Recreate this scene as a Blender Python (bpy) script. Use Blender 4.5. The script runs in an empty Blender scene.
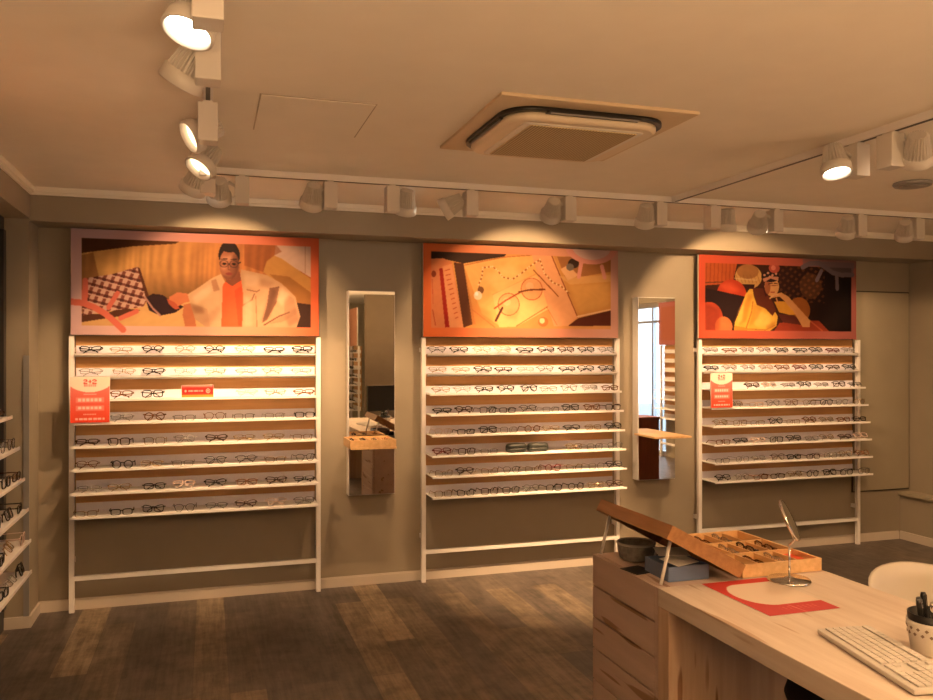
import bpy, bmesh, math, random
import numpy as np
from mathutils import Vector, Matrix
random.seed(7); rng = np.random.RandomState(5)
PI = math.pi
SC = bpy.context.scene
COL = SC.collection
R = math.radians

# ---------------------------------------------------------------- materials
def s2l(c):
    return tuple(((v/255)/12.92 if v/255 <= .04045 else ((v/255+.055)/1.055)**2.4) for v in c)
def new_mat(name):
    m = bpy.data.materials.new(name); m.use_nodes = True
    nt = m.node_tree; b = nt.nodes['Principled BSDF']
    return m, nt, b
def plain(name, col, rough=.5, metal=0, bump=0, bscale=60, var=.05, spec=.5, vscale=6):
    m, nt, b = new_mat(name)
    tc = nt.nodes.new('ShaderNodeTexCoord'); n = nt.nodes.new('ShaderNodeTexNoise')
    n.inputs['Scale'].default_value = vscale; n.inputs['Detail'].default_value = 4
    nt.links.new(tc.outputs['Object'], n.inputs['Vector'])
    r = nt.nodes.new('ShaderNodeValToRGB')
    r.color_ramp.elements[0].position = .3; r.color_ramp.elements[1].position = .7
    r.color_ramp.elements[0].color = (*[v*(1-var) for v in col], 1)
    r.color_ramp.elements[1].color = (*[min(1, v*(1+var)) for v in col], 1)
    nt.links.new(n.outputs['Fac'], r.inputs[0]); nt.links.new(r.outputs[0], b.inputs['Base Color'])
    b.inputs['Roughness'].default_value = rough; b.inputs['Metallic'].default_value = metal
    b.inputs['Specular IOR Level'].default_value = spec
    if bump:
        n2 = nt.nodes.new('ShaderNodeTexNoise'); n2.inputs['Scale'].default_value = bscale
        nt.links.new(tc.outputs['Object'], n2.inputs['Vector'])
        bp = nt.nodes.new('ShaderNodeBump'); bp.inputs['Strength'].default_value = bump; bp.inputs['Distance'].default_value = .004
        nt.links.new(n2.outputs['Fac'], bp.inputs['Height']); nt.links.new(bp.outputs[0], b.inputs['Normal'])
    return m
def wood(name, dark, light, axis=1, scale=3, rough=.45, crack=None, stretch=14):
    m, nt, b = new_mat(name)
    L = nt.links.new
    tc = nt.nodes.new('ShaderNodeTexCoord'); mp = nt.nodes.new('ShaderNodeMapping')
    s = [stretch, stretch, stretch]; s[axis] = 1
    mp.inputs['Scale'].default_value = s
    L(tc.outputs['Object'], mp.inputs[0])
    n = nt.nodes.new('ShaderNodeTexNoise'); n.inputs['Scale'].default_value = scale; n.inputs['Detail'].default_value = 6; n.inputs['Roughness'].default_value = .6
    L(mp.outputs[0], n.inputs['Vector'])
    r = nt.nodes.new('ShaderNodeValToRGB')
    r.color_ramp.elements[0].position = .35; r.color_ramp.elements[1].position = .68
    r.color_ramp.elements[0].color = (*dark, 1); r.color_ramp.elements[1].color = (*light, 1)
    L(n.outputs['Fac'], r.inputs[0]); out = r.outputs[0]
    if crack:
        mp2 = nt.nodes.new('ShaderNodeMapping'); s2 = [17, 17, 17]; s2[axis] = 1.5
        mp2.inputs['Scale'].default_value = s2; mp2.inputs['Location'].default_value = crack[2]
        L(tc.outputs['Object'], mp2.inputs[0])
        v = nt.nodes.new('ShaderNodeTexNoise'); v.inputs['Scale'].default_value = crack[1]; v.inputs['Detail'].default_value = 1.2
        L(mp2.outputs[0], v.inputs['Vector'])
        r2 = nt.nodes.new('ShaderNodeValToRGB'); r2.color_ramp.elements[0].position = crack[3]; r2.color_ramp.elements[1].position = crack[3]+.035
        r2.color_ramp.elements[0].color = (0, 0, 0, 1); r2.color_ramp.elements[1].color = (.8, .8, .8, 1)
        L(v.outputs['Fac'], r2.inputs[0])
        mx = nt.nodes.new('ShaderNodeMix'); mx.data_type = 'RGBA'
        L(r2.outputs[0], mx.inputs[0]); L(out, mx.inputs[6]); mx.inputs[7].default_value = (*crack[0], 1)
        out = mx.outputs[2]
    L(out, b.inputs['Base Color'])
    bp = nt.nodes.new('ShaderNodeBump'); bp.inputs['Strength'].default_value = .12; bp.inputs['Distance'].default_value = .002
    L(n.outputs['Fac'], bp.inputs['Height']); L(bp.outputs[0], b.inputs['Normal'])
    b.inputs['Roughness'].default_value = rough
    return m
def emit(name, col, st):
    m, nt, b = new_mat(name)
    b.inputs['Base Color'].default_value = (*col, 1)
    b.inputs['Emission Color'].default_value = (*col, 1); b.inputs['Emission Strength'].default_value = st
    return m
def glassy(name, tint, alpha=.12, rough=.02):
    m = bpy.data.materials.new(name); m.use_nodes = True; nt = m.node_tree; nt.nodes.clear()
    o = nt.nodes.new('ShaderNodeOutputMaterial'); t = nt.nodes.new('ShaderNodeBsdfTransparent'); g = nt.nodes.new('ShaderNodeBsdfGlossy')
    t.inputs[0].default_value = (*tint, 1); g.inputs['Roughness'].default_value = rough
    mx = nt.nodes.new('ShaderNodeMixShader'); f = nt.nodes.new('ShaderNodeLayerWeight'); f.inputs[0].default_value = .25
    mm = nt.nodes.new('ShaderNodeMath'); mm.operation = 'MULTIPLY_ADD'; mm.inputs[1].default_value = .5; mm.inputs[2].default_value = alpha*.5
    nt.links.new(f.outputs['Fresnel'], mm.inputs[0]); nt.links.new(mm.outputs[0], mx.inputs[0])
    nt.links.new(t.outputs[0], mx.inputs[1]); nt.links.new(g.outputs[0], mx.inputs[2]); nt.links.new(mx.outputs[0], o.inputs[0])
    return m

M = {}
M['wall'] = plain('wall_paint', (.30, .256, .195), .75, bump=.12, bscale=180, var=.03)
M['wall_l'] = plain('wall_paint_light', (.31, .27, .20), .75, bump=.1, bscale=180, var=.03)
M['ceil'] = plain('ceiling_paint', (.84, .80, .73), .85, bump=.1, bscale=120, var=.02)
M['white'] = plain('white_lacquer', (.78, .76, .76), .45, var=.02)
M['base'] = plain('baseboard_paint', (.54, .48, .42), .5, var=.02)
M['acryl'] = plain('white_acrylic', (.72, .70, .80), .3, var=.02)
M['wood_panel'] = wood('oak_panel', s2l((178, 132, 82)), s2l((196, 150, 98)), axis=0, scale=2.2, rough=.55)
M['tray'] = wood('oak_tray', s2l((212, 172, 120)), s2l((230, 192, 142)), axis=1, scale=3)
M['traylid'] = wood('oak_lid', s2l((150, 106, 66)), s2l((172, 126, 82)), axis=1, scale=3)
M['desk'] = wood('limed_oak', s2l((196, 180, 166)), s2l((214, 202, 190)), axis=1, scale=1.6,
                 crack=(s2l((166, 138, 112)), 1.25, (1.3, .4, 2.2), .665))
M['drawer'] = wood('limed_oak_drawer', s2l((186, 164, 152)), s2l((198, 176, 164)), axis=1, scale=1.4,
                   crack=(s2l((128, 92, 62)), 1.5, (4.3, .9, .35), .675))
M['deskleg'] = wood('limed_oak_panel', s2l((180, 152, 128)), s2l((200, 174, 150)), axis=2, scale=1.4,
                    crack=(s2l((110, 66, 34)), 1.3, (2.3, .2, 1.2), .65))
M['plastic'] = plain('white_plastic', (.70, .67, .62), .35, var=.02)
M['spotm'] = plain('spotlight_white', (.62, .59, .56), .45, var=.02)
M['grey'] = plain('grey_metal', (.30, .29, .29), .4, .3)
M['black'] = plain('black_plastic', (.012, .012, .013), .35)
M['blackfab'] = plain('black_fabric', (.02, .018, .018), .9, bump=.3, bscale=300)
M['darkglass'] = plain('dark_film_glass', (.035, .04, .055), .12)
M['darkframe'] = plain('dark_window_frame', (.03, .026, .025), .4)
M['mirror'] = plain('mirror_glass', (.86, .87, .86), .015, 1, var=0)
M['chrome'] = plain('chrome', (.75, .74, .72), .08, 1, var=.02)
M['alu'] = plain('aluminium', (.6, .6, .6), .3, .9)
M['orange'] = plain('orange_card', s2l((222, 84, 40)), .5)
M['blue'] = plain('blue_plastic', s2l((98, 116, 150)), .4)
M['postplain'] = plain('poster_plain', (.42, .20, .12), .7)
M['brownp'] = wood('brown_veneer', s2l((120, 62, 34)), s2l((140, 76, 42)), axis=2)
M['paper'] = plain('white_paper', (.74, .72, .70), .7)
M['bowl'] = plain('grey_wicker', (.16, .15, .14), .8, bump=.8, bscale=90, var=.3, vscale=60)
M['seatw'] = wood('stool_wood', s2l((70, 42, 24)), s2l((96, 58, 34)), axis=2)
M['case'] = plain('dark_green_case', (.010, .013, .010), .5)
M['black_sh'] = plain('louvre_black', (.012, .01, .009), .4)
M['pavement'] = plain('pavement', (.50, .50, .50), .8)
M['facade'] = plain('pale_facade', (.62, .64, .66), .8)
M['teal'] = plain('teal_shutter', (.18, .42, .45), .6)
M['redsign'] = plain('red_awning', (.75, .06, .10), .6)
M['lampon'] = emit('lamp_glow', (1, .86, .66), 9)
M['lampdim'] = emit('lamp_glow_dim', (1, .74, .42), 2.2)
M['reflector'] = plain('reflector_silver', (.8, .78, .74), .2, .8)
M['lens'] = glassy('clear_lens', (.99, .99, .99), .06)
M['lens_dark'] = glassy('tinted_lens', (.25, .2, .16), .2)
M['pane'] = glassy('window_pane', (.93, .97, 1), .1)
FR = {
 'black': plain('frame_black', (.012, .011, .011), .25), 'dark brown': plain('frame_dark_brown', (.05, .022, .012), .25),
 'gold metal': plain('frame_gold', (.50, .34, .16), .25, 1), 'silver metal': plain('frame_silver', (.45, .45, .46), .25, 1),
 'dark red': plain('frame_red', (.16, .03, .03), .25), 'pale pink': plain('frame_pink', (.60, .46, .42), .3),
 'tortoiseshell': plain('frame_tortoise', (.16, .06, .02), .25, var=.8, vscale=120), 'dark grey': plain('frame_dark_grey', (.06, .06, .065), .3),
}
# laminated planks running towards the back wall
def floor_mat():
    m, nt, b = new_mat('plank_floor'); L = nt.links.new
    tc = nt.nodes.new('ShaderNodeTexCoord'); mp = nt.nodes.new('ShaderNodeMapping')
    mp.inputs['Rotation'].default_value = (0, 0, R(90)); mp.inputs['Location'].default_value = (.33, .07, 0)
    L(tc.outputs['Object'], mp.inputs[0])
    br = nt.nodes.new('ShaderNodeTexBrick'); br.offset = .37; br.offset_frequency = 2; br.squash = 1
    br.inputs['Scale'].default_value = 1; br.inputs['Brick Width'].default_value = 1.22; br.inputs['Row Height'].default_value = .168
    br.inputs['Mortar Size'].default_value = .0012; br.inputs['Mortar Smooth'].default_value = .1; br.inputs['Bias'].default_value = 0
    br.inputs['Color1'].default_value = (0, 0, 0, 1); br.inputs['Color2'].default_value = (1, 1, 1, 1); br.inputs['Mortar'].default_value = (.02, .02, .02, 1)
    L(mp.outputs[0], br.inputs['Vector'])
    rp = nt.nodes.new('ShaderNodeValToRGB'); rp.color_ramp.interpolation = 'LINEAR'
    cols = [(0, (90, 83, 79)), (.3, (108, 98, 90)), (.6, (96, 88, 84)), (.8, (114, 103, 92)), (.91, (134, 120, 102)), (1, (160, 142, 118))]
    e = rp.color_ramp.elements; e[0].color = (*s2l(cols[0][1]), 1); e[1].color = (*s2l(cols[-1][1]), 1)
    for p, c in cols[1:-1]:
        x = e.new(p); x.color = (*s2l(c), 1)
    L(br.outputs['Color'], rp.inputs[0])
    mp2 = nt.nodes.new('ShaderNodeMapping'); mp2.inputs['Scale'].default_value = (22, 1.6, 1); L(tc.outputs['Object'], mp2.inputs[0])
    n = nt.nodes.new('ShaderNodeTexNoise'); n.inputs['Scale'].default_value = 1.6; n.inputs['Detail'].default_value = 8; n.inputs['Roughness'].default_value = .7
    L(mp2.outputs[0], n.inputs['Vector'])
    n3 = nt.nodes.new('ShaderNodeTexNoise'); n3.inputs['Scale'].default_value = 7; n3.inputs['Detail'].default_value = 6; n3.inputs['Roughness'].default_value = .7
    L(tc.outputs['Object'], n3.inputs['Vector'])
    ad = nt.nodes.new('ShaderNodeMath'); ad.operation = 'ADD'; L(n.outputs['Fac'], ad.inputs[0]); L(n3.outputs['Fac'], ad.inputs[1])
    r3 = nt.nodes.new('ShaderNodeValToRGB'); r3.color_ramp.elements[0].position = .78/2+.02; r3.color_ramp.elements[1].position = 1.2/2
    r3.color_ramp.elements[0].color = (.30, .28, .26, 1); r3.color_ramp.elements[1].color = (1, 1, 1, 1)
    hf = nt.nodes.new('ShaderNodeMath'); hf.operation = 'MULTIPLY'; hf.inputs[1].default_value = .5; L(ad.outputs[0], hf.inputs[0]); L(hf.outputs[0], r3.inputs[0])
    mx = nt.nodes.new('ShaderNodeMix'); mx.data_type = 'RGBA'; mx.blend_type = 'MULTIPLY'; mx.inputs[0].default_value = .9
    L(rp.outputs[0], mx.inputs[6]); L(r3.outputs[0], mx.inputs[7])
    L(mx.outputs[2], b.inputs['Base Color']); b.inputs['Roughness'].default_value = .42
    bp = nt.nodes.new('ShaderNodeBump'); bp.inputs['Strength'].default_value = .15; bp.inputs['Distance'].default_value = .002
    L(n.outputs['Fac'], bp.inputs['Height']); L(bp.outputs[0], b.inputs['Normal'])
    return m
M['floor'] = floor_mat()
def print_mat():
    m, nt, b = new_mat('printed_picture')
    a = nt.nodes.new('ShaderNodeVertexColor'); a.layer_name = 'ink'
    nt.links.new(a.outputs[0], b.inputs['Base Color']); b.inputs['Roughness'].default_value = .7; b.inputs['Specular IOR Level'].default_value = .15
    return m
M['print'] = print_mat()
def grille_mat():
    m, nt, b = new_mat('air_grille'); L = nt.links.new
    tc = nt.nodes.new('ShaderNodeTexCoord'); ck = nt.nodes.new('ShaderNodeTexVoronoi'); ck.inputs['Scale'].default_value = 75
    ck.inputs['Randomness'].default_value = .0
    L(tc.outputs['Object'], ck.inputs['Vector'])
    r = nt.nodes.new('ShaderNodeValToRGB'); r.color_ramp.elements[0].position = .36; r.color_ramp.elements[1].position = .52
    r.color_ramp.elements[0].color = (.16, .11, .045, 1); r.color_ramp.elements[1].color = (.66, .53, .30, 1)
    L(ck.outputs['Distance'], r.inputs[0]); L(r.outputs[0], b.inputs['Base Color']); b.inputs['Roughness'].default_value = .6
    return m
M['grille'] = grille_mat()

# ---------------------------------------------------------------- geometry helpers
class G:
    def __init__(s): s.b = bmesh.new()
    def box(s, x0, x1, y0, y1, z0, z1, bev=0, mi=0, mat=None):
        b2 = bmesh.new(); bmesh.ops.create_cube(b2, size=1)
        for v in b2.verts:
            v.co = Vector(((x0+x1)/2+v.co.x*(x1-x0), (y0+y1)/2+v.co.y*(y1-y0), (z0+z1)/2+v.co.z*(z1-z0)))
        if bev: bmesh.ops.bevel(b2, geom=b2.edges[:], offset=bev, segments=2, affect='EDGES', profile=.6)
        s.take(b2, mat, mi); return s
    def take(s, b2, mat=None, mi=0):
        if mat: bmesh.ops.transform(b2, matrix=mat, verts=b2.verts)
        for f in b2.faces: f.material_index = mi
        me = bpy.data.meshes.new('t'); b2.to_mesh(me); b2.free(); s.b.from_mesh(me); bpy.data.meshes.remove(me)
    def rings(s, rings, mi=0, cap0=True, cap1=True, close=True, smooth=True):
        vs = [[s.b.verts.new(p) for p in r] for r in rings]
        for a, c in zip(vs, vs[1:]):
            n = len(a)
            for i in range(n if close else n-1):
                f = s.b.faces.new((a[i], a[(i+1) % n], c[(i+1) % n], c[i])); f.smooth = smooth; f.material_index = mi
        if cap0: s.b.faces.new(list(reversed(vs[0]))).material_index = mi
        if cap1: s.b.faces.new(vs[-1]).material_index = mi
        return s
    def lathe(s, prof, n=32, mat=Matrix(), mi=0, cap0=True, cap1=True, fins=0):
        rr = []
        for i, (r, z) in enumerate(prof):
            ring = []
            for k in range(n):
                a = 2*PI*k/n; q = r
                ring.append(mat @ Vector((q*math.cos(a), q*math.sin(a), z)))
            rr.append(ring)
        return s.rings(rr, mi, cap0, cap1)
    def tube(s, pts, r, n=8, closed=False, mi=0, flat=1.0):
        pts = [Vector(p) for p in pts]; N = len(pts); rr = []
        up = Vector((0, 0, 1)); prev = None
        for i, p in enumerate(pts):
            if closed: t = pts[(i+1) % N]-pts[i-1]
            else: t = pts[min(i+1, N-1)]-pts[max(i-1, 0)]
            t.normalize()
            if prev is None:
                a = t.cross(up)
                if a.length < .1: a = t.cross(Vector((0, 1, 0)))
            else: a = prev-t*prev.dot(t)
            a.normalize(); prev = a; c = t.cross(a)
            ri = r[i] if isinstance(r, (list, tuple)) else r
            rr.append([p+a*math.cos(2*PI*k/n)*ri+c*math.sin(2*PI*k/n)*ri*flat for k in range(n)])
        if closed: rr.append(rr[0])
        if closed:
            vs = [[s.b.verts.new(p) for p in q] for q in rr[:-1]]; vs.append(vs[0])
            for a, c in zip(vs, vs[1:]):
                for i in range(n):
                    f = s.b.faces.new((a[i], a[(i+1) % n], c[(i+1) % n], c[i])); f.smooth = True; f.material_index = mi
        else: s.rings(rr, mi)
        return s
    def prism(s, poly, z0, z1, mat=Matrix(), mi=0):
        a = [mat @ Vector((x, y, z0)) for x, y in poly]; c = [mat @ Vector((x, y, z1)) for x, y in poly]
        return s.rings([a, c], mi, smooth=False)
    def obj(s, name, mats, parent=None, loc=None, rot=None, smooth=None):
        bmesh.ops.recalc_face_normals(s.b, faces=s.b.faces[:])
        me = bpy.data.meshes.new(name); s.b.to_mesh(me); s.b.free()
        for m in (mats if isinstance(mats, (list, tuple)) else [mats]): me.materials.append(m)
        o = bpy.data.objects.new(name, me); COL.objects.link(o)
        if parent: o.parent = parent
        if loc: o.location = loc
        if rot: o.rotation_euler = rot
        return o
def tag(o, label, cat, group=None):
    o['label'] = label; o['category'] = cat
    if group: o['group'] = group
    return o
def struct(o, label=None):
    o['kind'] = 'structure'
    if label: o['label'] = label
    return o
def thing(name, label, cat, loc=(0, 0, 0), rz=0, group=None):
    o = bpy.data.objects.new(name, None); o.empty_display_size = .05; COL.objects.link(o)
    o.location = loc; o.rotation_euler = (0, 0, rz)
    return tag(o, label, cat, group)
def rrect(x0, x1, y0, y1, r, n=6):
    p = []
    for cx, cy, a0 in ((x1-r, y1-r, 0), (x0+r, y1-r, 90), (x0+r, y0+r, 180), (x1-r, y0+r, 270)):
        for k in range(n+1):
            a = R(a0+90*k/n); p.append((cx+r*math.cos(a), cy+r*math.sin(a)))
    return p
def rbox(x0, x1, y0, y1, z0, z1): return G().box(x0, x1, y0, y1, z0, z1)
def copy_tree(o, parent=None):
    c = o.copy(); COL.objects.link(c)
    if parent: c.parent = parent
    for ch in o.children: copy_tree(ch, c)
    return c

# ---------------------------------------------------------------- the setting
H = 2.56; YB = 5.58
struct(rbox(-1.3, 6.8, -5.1, 5.7, -.1, 0).obj('floor', M['floor']))
struct(rbox(-1.3, 6.8, -5.1, 5.7, H, H+.1).obj('ceiling', M['ceil']))
struct(rbox(-1.3, 6.8, YB, YB+.12, 0, H).obj('wall_back', M['wall']))
struct(rbox(-1.3, 6.8, -5.12, -5, 0, H).obj('wall_front', M['wall_l']))
struct(rbox(-1.24, -1.12, -5, -1.2, 0, H).obj('wall_left', M['wall_l']))
# left shop window, dark film glass with a dark frame
g = G()
g.box(-1.16, -1.12, -1.2, 5.3, 0, .12).box(-1.16, -1.12, -1.2, 5.3, 2.3, H)
for y in (-1.2, .3, 1.8, 3.3, 5.24): g.box(-1.16, -1.11, y, y+.06, .12, 2.3)
w = struct(g.obj('window_1', M['darkframe']))
rbox(-1.15, -1.135, -1.2, 5.3, .12, 2.3).obj('window_pane', M['darkglass'], w)
struct(rbox(-1.24, -1.165, -1.2, 5.3, 0, H).obj('wall_left', M['wall']))
# column in the left back corner, beam along both walls
struct(rbox(-1.165, -.993, 5.3, YB, 0, 2.365).obj('trim_1', M['wall']), 'corner column left of the racks')
struct(rbox(-1.165, 6.7, 5.3, YB, 2.365, H).obj('trim_2', M['wall']), 'boxed beam along the back wall above the racks')
struct(rbox(-1.118, -.985, -5, 5.3, 2.374, H).obj('trim_3', M['wall']), 'boxed beam along the left wall')
g = G(); g.box(-.985, 6.7, 5.275, 5.3, H-.03, H).box(-.985, 6.7, 5.288, 5.3, H-.045, H-.03)
struct(g.obj('trim_4', M['ceil']), 'cornice along the back beam')
g = G(); g.box(-.985, -.96, -5, 5.275, H-.03, H).box(-.985, -.973, -5, 5.288, H-.045, H-.03)
struct(g.obj('trim_5', M['ceil']), 'cornice along the left beam')
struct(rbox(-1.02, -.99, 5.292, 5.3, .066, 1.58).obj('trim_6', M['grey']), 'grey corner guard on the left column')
# baseboards
struct(rbox(-.993, 5.65, YB-.013, YB, 0, .06).box(-.993, 5.65, YB-.008, YB, .06, .068).obj('baseboard_back', M['base']))
g = G(); g.box(-1.12, -.98, 5.287, 5.3, 0, .066); g.box(-.993, -.98, 5.3, YB-.013, 0, .066)
struct(g.obj('baseboard_left', M['base']))
# right pier with the low ledge
struct(rbox(5.77, 6.7, 4.9, YB, 0, 2.365).box(5.77, 6.7, 4.9, 5.3, 2.365, H).obj('wall_right', M['wall']), 'pier at the right end of the back wall')
g = G(); g.box(5.67, 5.77, 4.9, YB, 0, .375); struct(g.obj('trim_7', M['wall']), 'low ledge under the right pier')
struct(G().box(5.645, 5.78, 4.88, YB, .375, .405, bev=.004).obj('trim_8', M['wall_l']), 'cap of the low ledge')
struct(rbox(5.655, 5.67, 4.9, YB-.013, 0, .068).obj('baseboard_right', M['base']))
# flush cupboard door beside the third rack
g = G(); g.box(5.17, 5.752, YB-.014, YB, .43, 2.105, bev=.003)
d = struct(g.obj('door_1', M['wall_l']), 'flush painted cupboard door beside the right rack')
g = G(); g.box(5.158, 5.166, YB-.004, YB, .42, 2.115).box(5.754, 5.762, YB-.004, YB, .42, 2.115).box(5.158, 5.762, YB-.004, YB, 2.107, 2.115).box(5.158, 5.762, YB-.004, YB, .42, .428)
g.obj('shadow_gap', M['darkframe'], d)
# right side wall with the bright shop window
XR = 6.7
g = G(); g.box(XR, XR+.12, -5, -1.25, 0, H).box(XR, XR+.12, -.05, 4.9, 0, H).box(XR, XR+.12, -1.25, -.05, 2.38, H)
struct(g.obj('wall_right', M['wall_l']), 'side wall with the shop window')
g = G(); g.box(XR+.02, XR+.08, -1.25, -.05, 0, .07).box(XR+.02, XR+.08, -1.25, -.05, 2.30, 2.38).box(XR+.03, XR+.07, -1.25, -.05, 2.06, 2.10)
for y in (-1.25, -.52, -.1): g.box(XR+.02, XR+.08, y, y+.05, .07, 2.30)
w = struct(g.obj('window_2', M['alu']))
rbox(XR+.045, XR+.052, -1.2, -.1, .07, 2.3).obj('window_pane', M['pane'], w)
struct(rbox(2.5, XR, -2.62, -2.5, 0, H).obj('wall_divider', plain('brown_paint', (.15, .115, .075), .8)), 'partition behind the desk')
struct(rbox(XR+.12, 22, -12, 10, -.12, -.02).obj('pavement', M['pavement']))
b = thing('building', 'pale building front across the street seen in the tall mirror', 'building', (14, -4, -.02))
G().box(0, 3, -6, 10, 0, 9).obj('facade', M['facade'], b)
G().box(-.08, 0, 1.0, 2.5, .1, 2.0).obj('shutter', M['teal'], b)
G().box(-.08, 0, 2.5, 5.0, 2.9, 3.2).obj('sign_band', M['redsign'], b)
# ceiling access panel, round vent cover
g = G(); g.box(.19, .62, 3.13, 3.63, H-.004, H); h = struct(g.obj('trim_9', M['ceil']), 'square access panel in the ceiling')
g = G(); g.box(.184, .19, 3.124, 3.636, H-.002, H).box(.62, .626, 3.124, 3.636, H-.002, H).box(.184, .626, 3.124, 3.13, H-.002, H).box(.184, .626, 3.63, 3.636, H-.002, H)
g.obj('shadow_gap', plain('gap_brown', (.42, .36, .29), .8), h)
v = thing('ceiling_vent', 'small round grey vent cover on the ceiling at the right', 'vent', (3.81, 3.66, H-.02))
G().lathe([(.1, .02), (.104, .012), (.095, .0)], 40).obj('vent_ring', M['grey'], v)
G().lathe([(.07, .0), (.066, -.006)], 32).obj('vent_disc', M['grey'], v)

# ---------------------------------------------------------------- air conditioner
ac = thing('air_conditioner', 'square cream ceiling cassette air conditioner with black rounded slot and grille', 'air conditioner', (1.45, 3.25, H))
G().box(-.42, .42, -.42, .42, -.014, 0, bev=.004).obj('cover_plate', plain('ac_plate', (.62, .50, .35), .5, var=.02), ac)
def loop(rect, z): return [Vector((x, y, z)) for x, y in rect]
G().rings([loop(rrect(-.355, .355, -.335, .335, .13), -.013), loop(rrect(-.355, .355, -.335, .335, .13), -.03)]).obj('air_slot', M['black_sh'], ac)
rr = [loop(rrect(-.335, .335, -.312, .312, .115), -.028), loop(rrect(-.335, .335, -.312, .312, .115), -.048), loop(rrect(-.32, .32, -.298, .298, .10), -.058)]
fr = G().rings(rr).obj('front_panel', plain('ac_panel', (.72, .62, .48), .4, var=.02), ac)
G().rings([loop(rrect(-.265, .265, -.262, .262, .02), -.057), loop(rrect(-.262, .262, -.259, .259, .02), -.062)]).obj('panel_rim', M['plastic'], ac)
G().box(-.235, .235, -.245, .245, -.066, -.058).obj('intake_grille', M['grille'], ac)
for (a, l) in ((0, .2), (90, .2), (180, .2), (270, .2)):
    mt = Matrix.Rotation(R(a), 4, 'Z')
    G().box(-l, l, -.350, -.312, -.036, -.028, mat=mt).obj('louvre', M['black_sh'], ac)
    G().box(-l+.01, l-.01, -.345, -.342, -.042, -.034, mat=mt).obj('louvre_edge', M['grey'], ac)

# ---------------------------------------------------------------- tracks and spotlights
def track(label, x0, x1, y0, y1, along):
    t = thing('ceiling_track', label, 'lighting track', ((x0+x1)/2, (y0+y1)/2, H), 0, 'white lighting tracks on the ceiling')
    hx, hy = (x1-x0)/2, (y1-y0)/2
    G().box(-hx, hx, -hy, hy, -.034, 0, bev=.003).obj('rail', M['white'], t)
    if along == 'x': G().box(-hx+.02, hx-.02, -.008, .008, -.036, -.032).obj('groove', M['darkframe'], t)
    else: G().box(-.008, .008, -hy+.02, hy-.02, -.036, -.032).obj('groove', M['darkframe'], t)
track('long white lighting track running parallel to the back wall', -.018, 6.5, 4.432, 4.468, 'x')
track('white lighting track running towards the viewer at the left', -.018, .018, -1, 4.43, 'y')
track('white lighting track branching off to the upper right', 2.727, 2.763, -1, 4.43, 'y')

# prototype meshes for the spotlight
def fin_head():
    g = G(); n = 96; rr = []
    prof = [(.034, 0), (.040, .002), (.043, .02), (.056, .088), (.0665, .097)]
    for r, z in prof:
        ring = []
        for k in range(n):
            a = 2*PI*k/n
            q = r*(1 if (k//2) % 2 == 0 else .74) if 0 < z < .09 else r*.9
            ring.append(Vector((q*math.cos(a), q*math.sin(a), z)))
        rr.append(ring)
    g.rings(rr, smooth=False); return g
LH = .135
def spot(x, y, side, target, label, lit=False, power=0, cone=60, blend=.5, hot=0, dim=False, ht=None):
    """box under the track, the ribbed head beside it, aimed at target"""
    t = thing('track_spotlight', label, 'spotlight', (x, y, H-.034), 0, 'ribbed white track spotlights')
    G().box(-.016, .016, -.03, .03, -.012, 0).obj('track_adapter', M['spotm'], t)
    G().box(-.036, .036, -.042, .042, -.152, -.010, bev=.004).obj('driver_box', M['spotm'], t)
    off = Vector((side[0], side[1], -.075))
    G().tube([(0, 0, -.075), tuple(off*.55), tuple(off)], .009, 10).obj('pivot_arm', M['spotm'], t)
    P = Vector((x, y, H-.034))+off
    d = (Vector(target)-P).normalized()
    rot = d.to_track_quat('Z', 'Y').to_matrix().to_4x4()
    mt = Matrix.Translation(off-d*.055) @ rot
    hd = fin_head(); bmesh.ops.transform(hd.b, matrix=mt, verts=hd.b.verts[:]); hd = hd.obj('lamp_head', M['spotm'], t)
    G().lathe([(.0585, .090), (.063, .094), (.0655, .132), (.062, .135), (.058, .134), (.052, .112), (.0518, .107), (.0585, .0905)], 48, mt, cap0=False, cap1=False).obj('front_ring', M['spotm'], hd)
    G().lathe([(.0515, .108), (.049, .110)], 40, mt).obj('lamp_lens', M['lampdim'] if dim else M['lampon'], hd)
    if power:
        l = bpy.data.lights.new('spot_lamp', 'SPOT'); l.energy = power; l.spot_size = R(cone); l.spot_blend = blend
        l.color = LC; l.shadow_soft_size = .012
        lo = bpy.data.objects.new('spot_lamp', l); COL.objects.link(lo)
        lo.location = P+d*.072; lo.rotation_euler = (-d).to_track_quat('Z', 'Y').to_euler()
    if hot:
        l2 = l.copy(); l2.energy = hot; l2.spot_size = R(50); l2.spot_blend = .9
        h2 = lo.copy(); h2.data = l2; COL.objects.link(h2)
        if ht: h2.rotation_euler = (P-Vector(ht)).to_track_quat('Z', 'Y').to_euler()
LC = (1.0, .59, .28)
yb = 4.45; S = .115
def T(x, z=1.4, y=5.5): return (x, y, z)
spot(.17, yb, (-S, 0), T(.08, 1.62), 'white spotlight nearest the left end of the long track', True, 46, 86, .35, 14, ht=T(-.3, 1.4))
spot(.63, yb, (-.09, 0), T(.45, 1.35), 'white ribbed spotlight over the right half of the sofa poster rack', True, 16, 62, .6, 100, ht=T(.36, 1.47))
spot(.973, yb, (.085, .01), (1.02, 5.5, .7), 'white ribbed spotlight above the narrow mirror with the wooden tray', True, 42, 62)
spot(1.43, yb, (-.08, .05), T(-.75, 1.2), 'white spotlight with its head hidden behind its square box', True, 46, 50)
spot(2.04, yb, (-.10, 0), T(2.12, 1.66), 'white ribbed spotlight straight above the glasses poster', True, 46, 86, .35, 100, ht=T(2.12, 1.47))
spot(2.65, yb, (-.085, .01), (3.0, 5.5, .9), 'white spotlight just left of the junction of the tracks', True, 26, 55, .5, 360, ht=(2.38, 5.15, 0))
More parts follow.
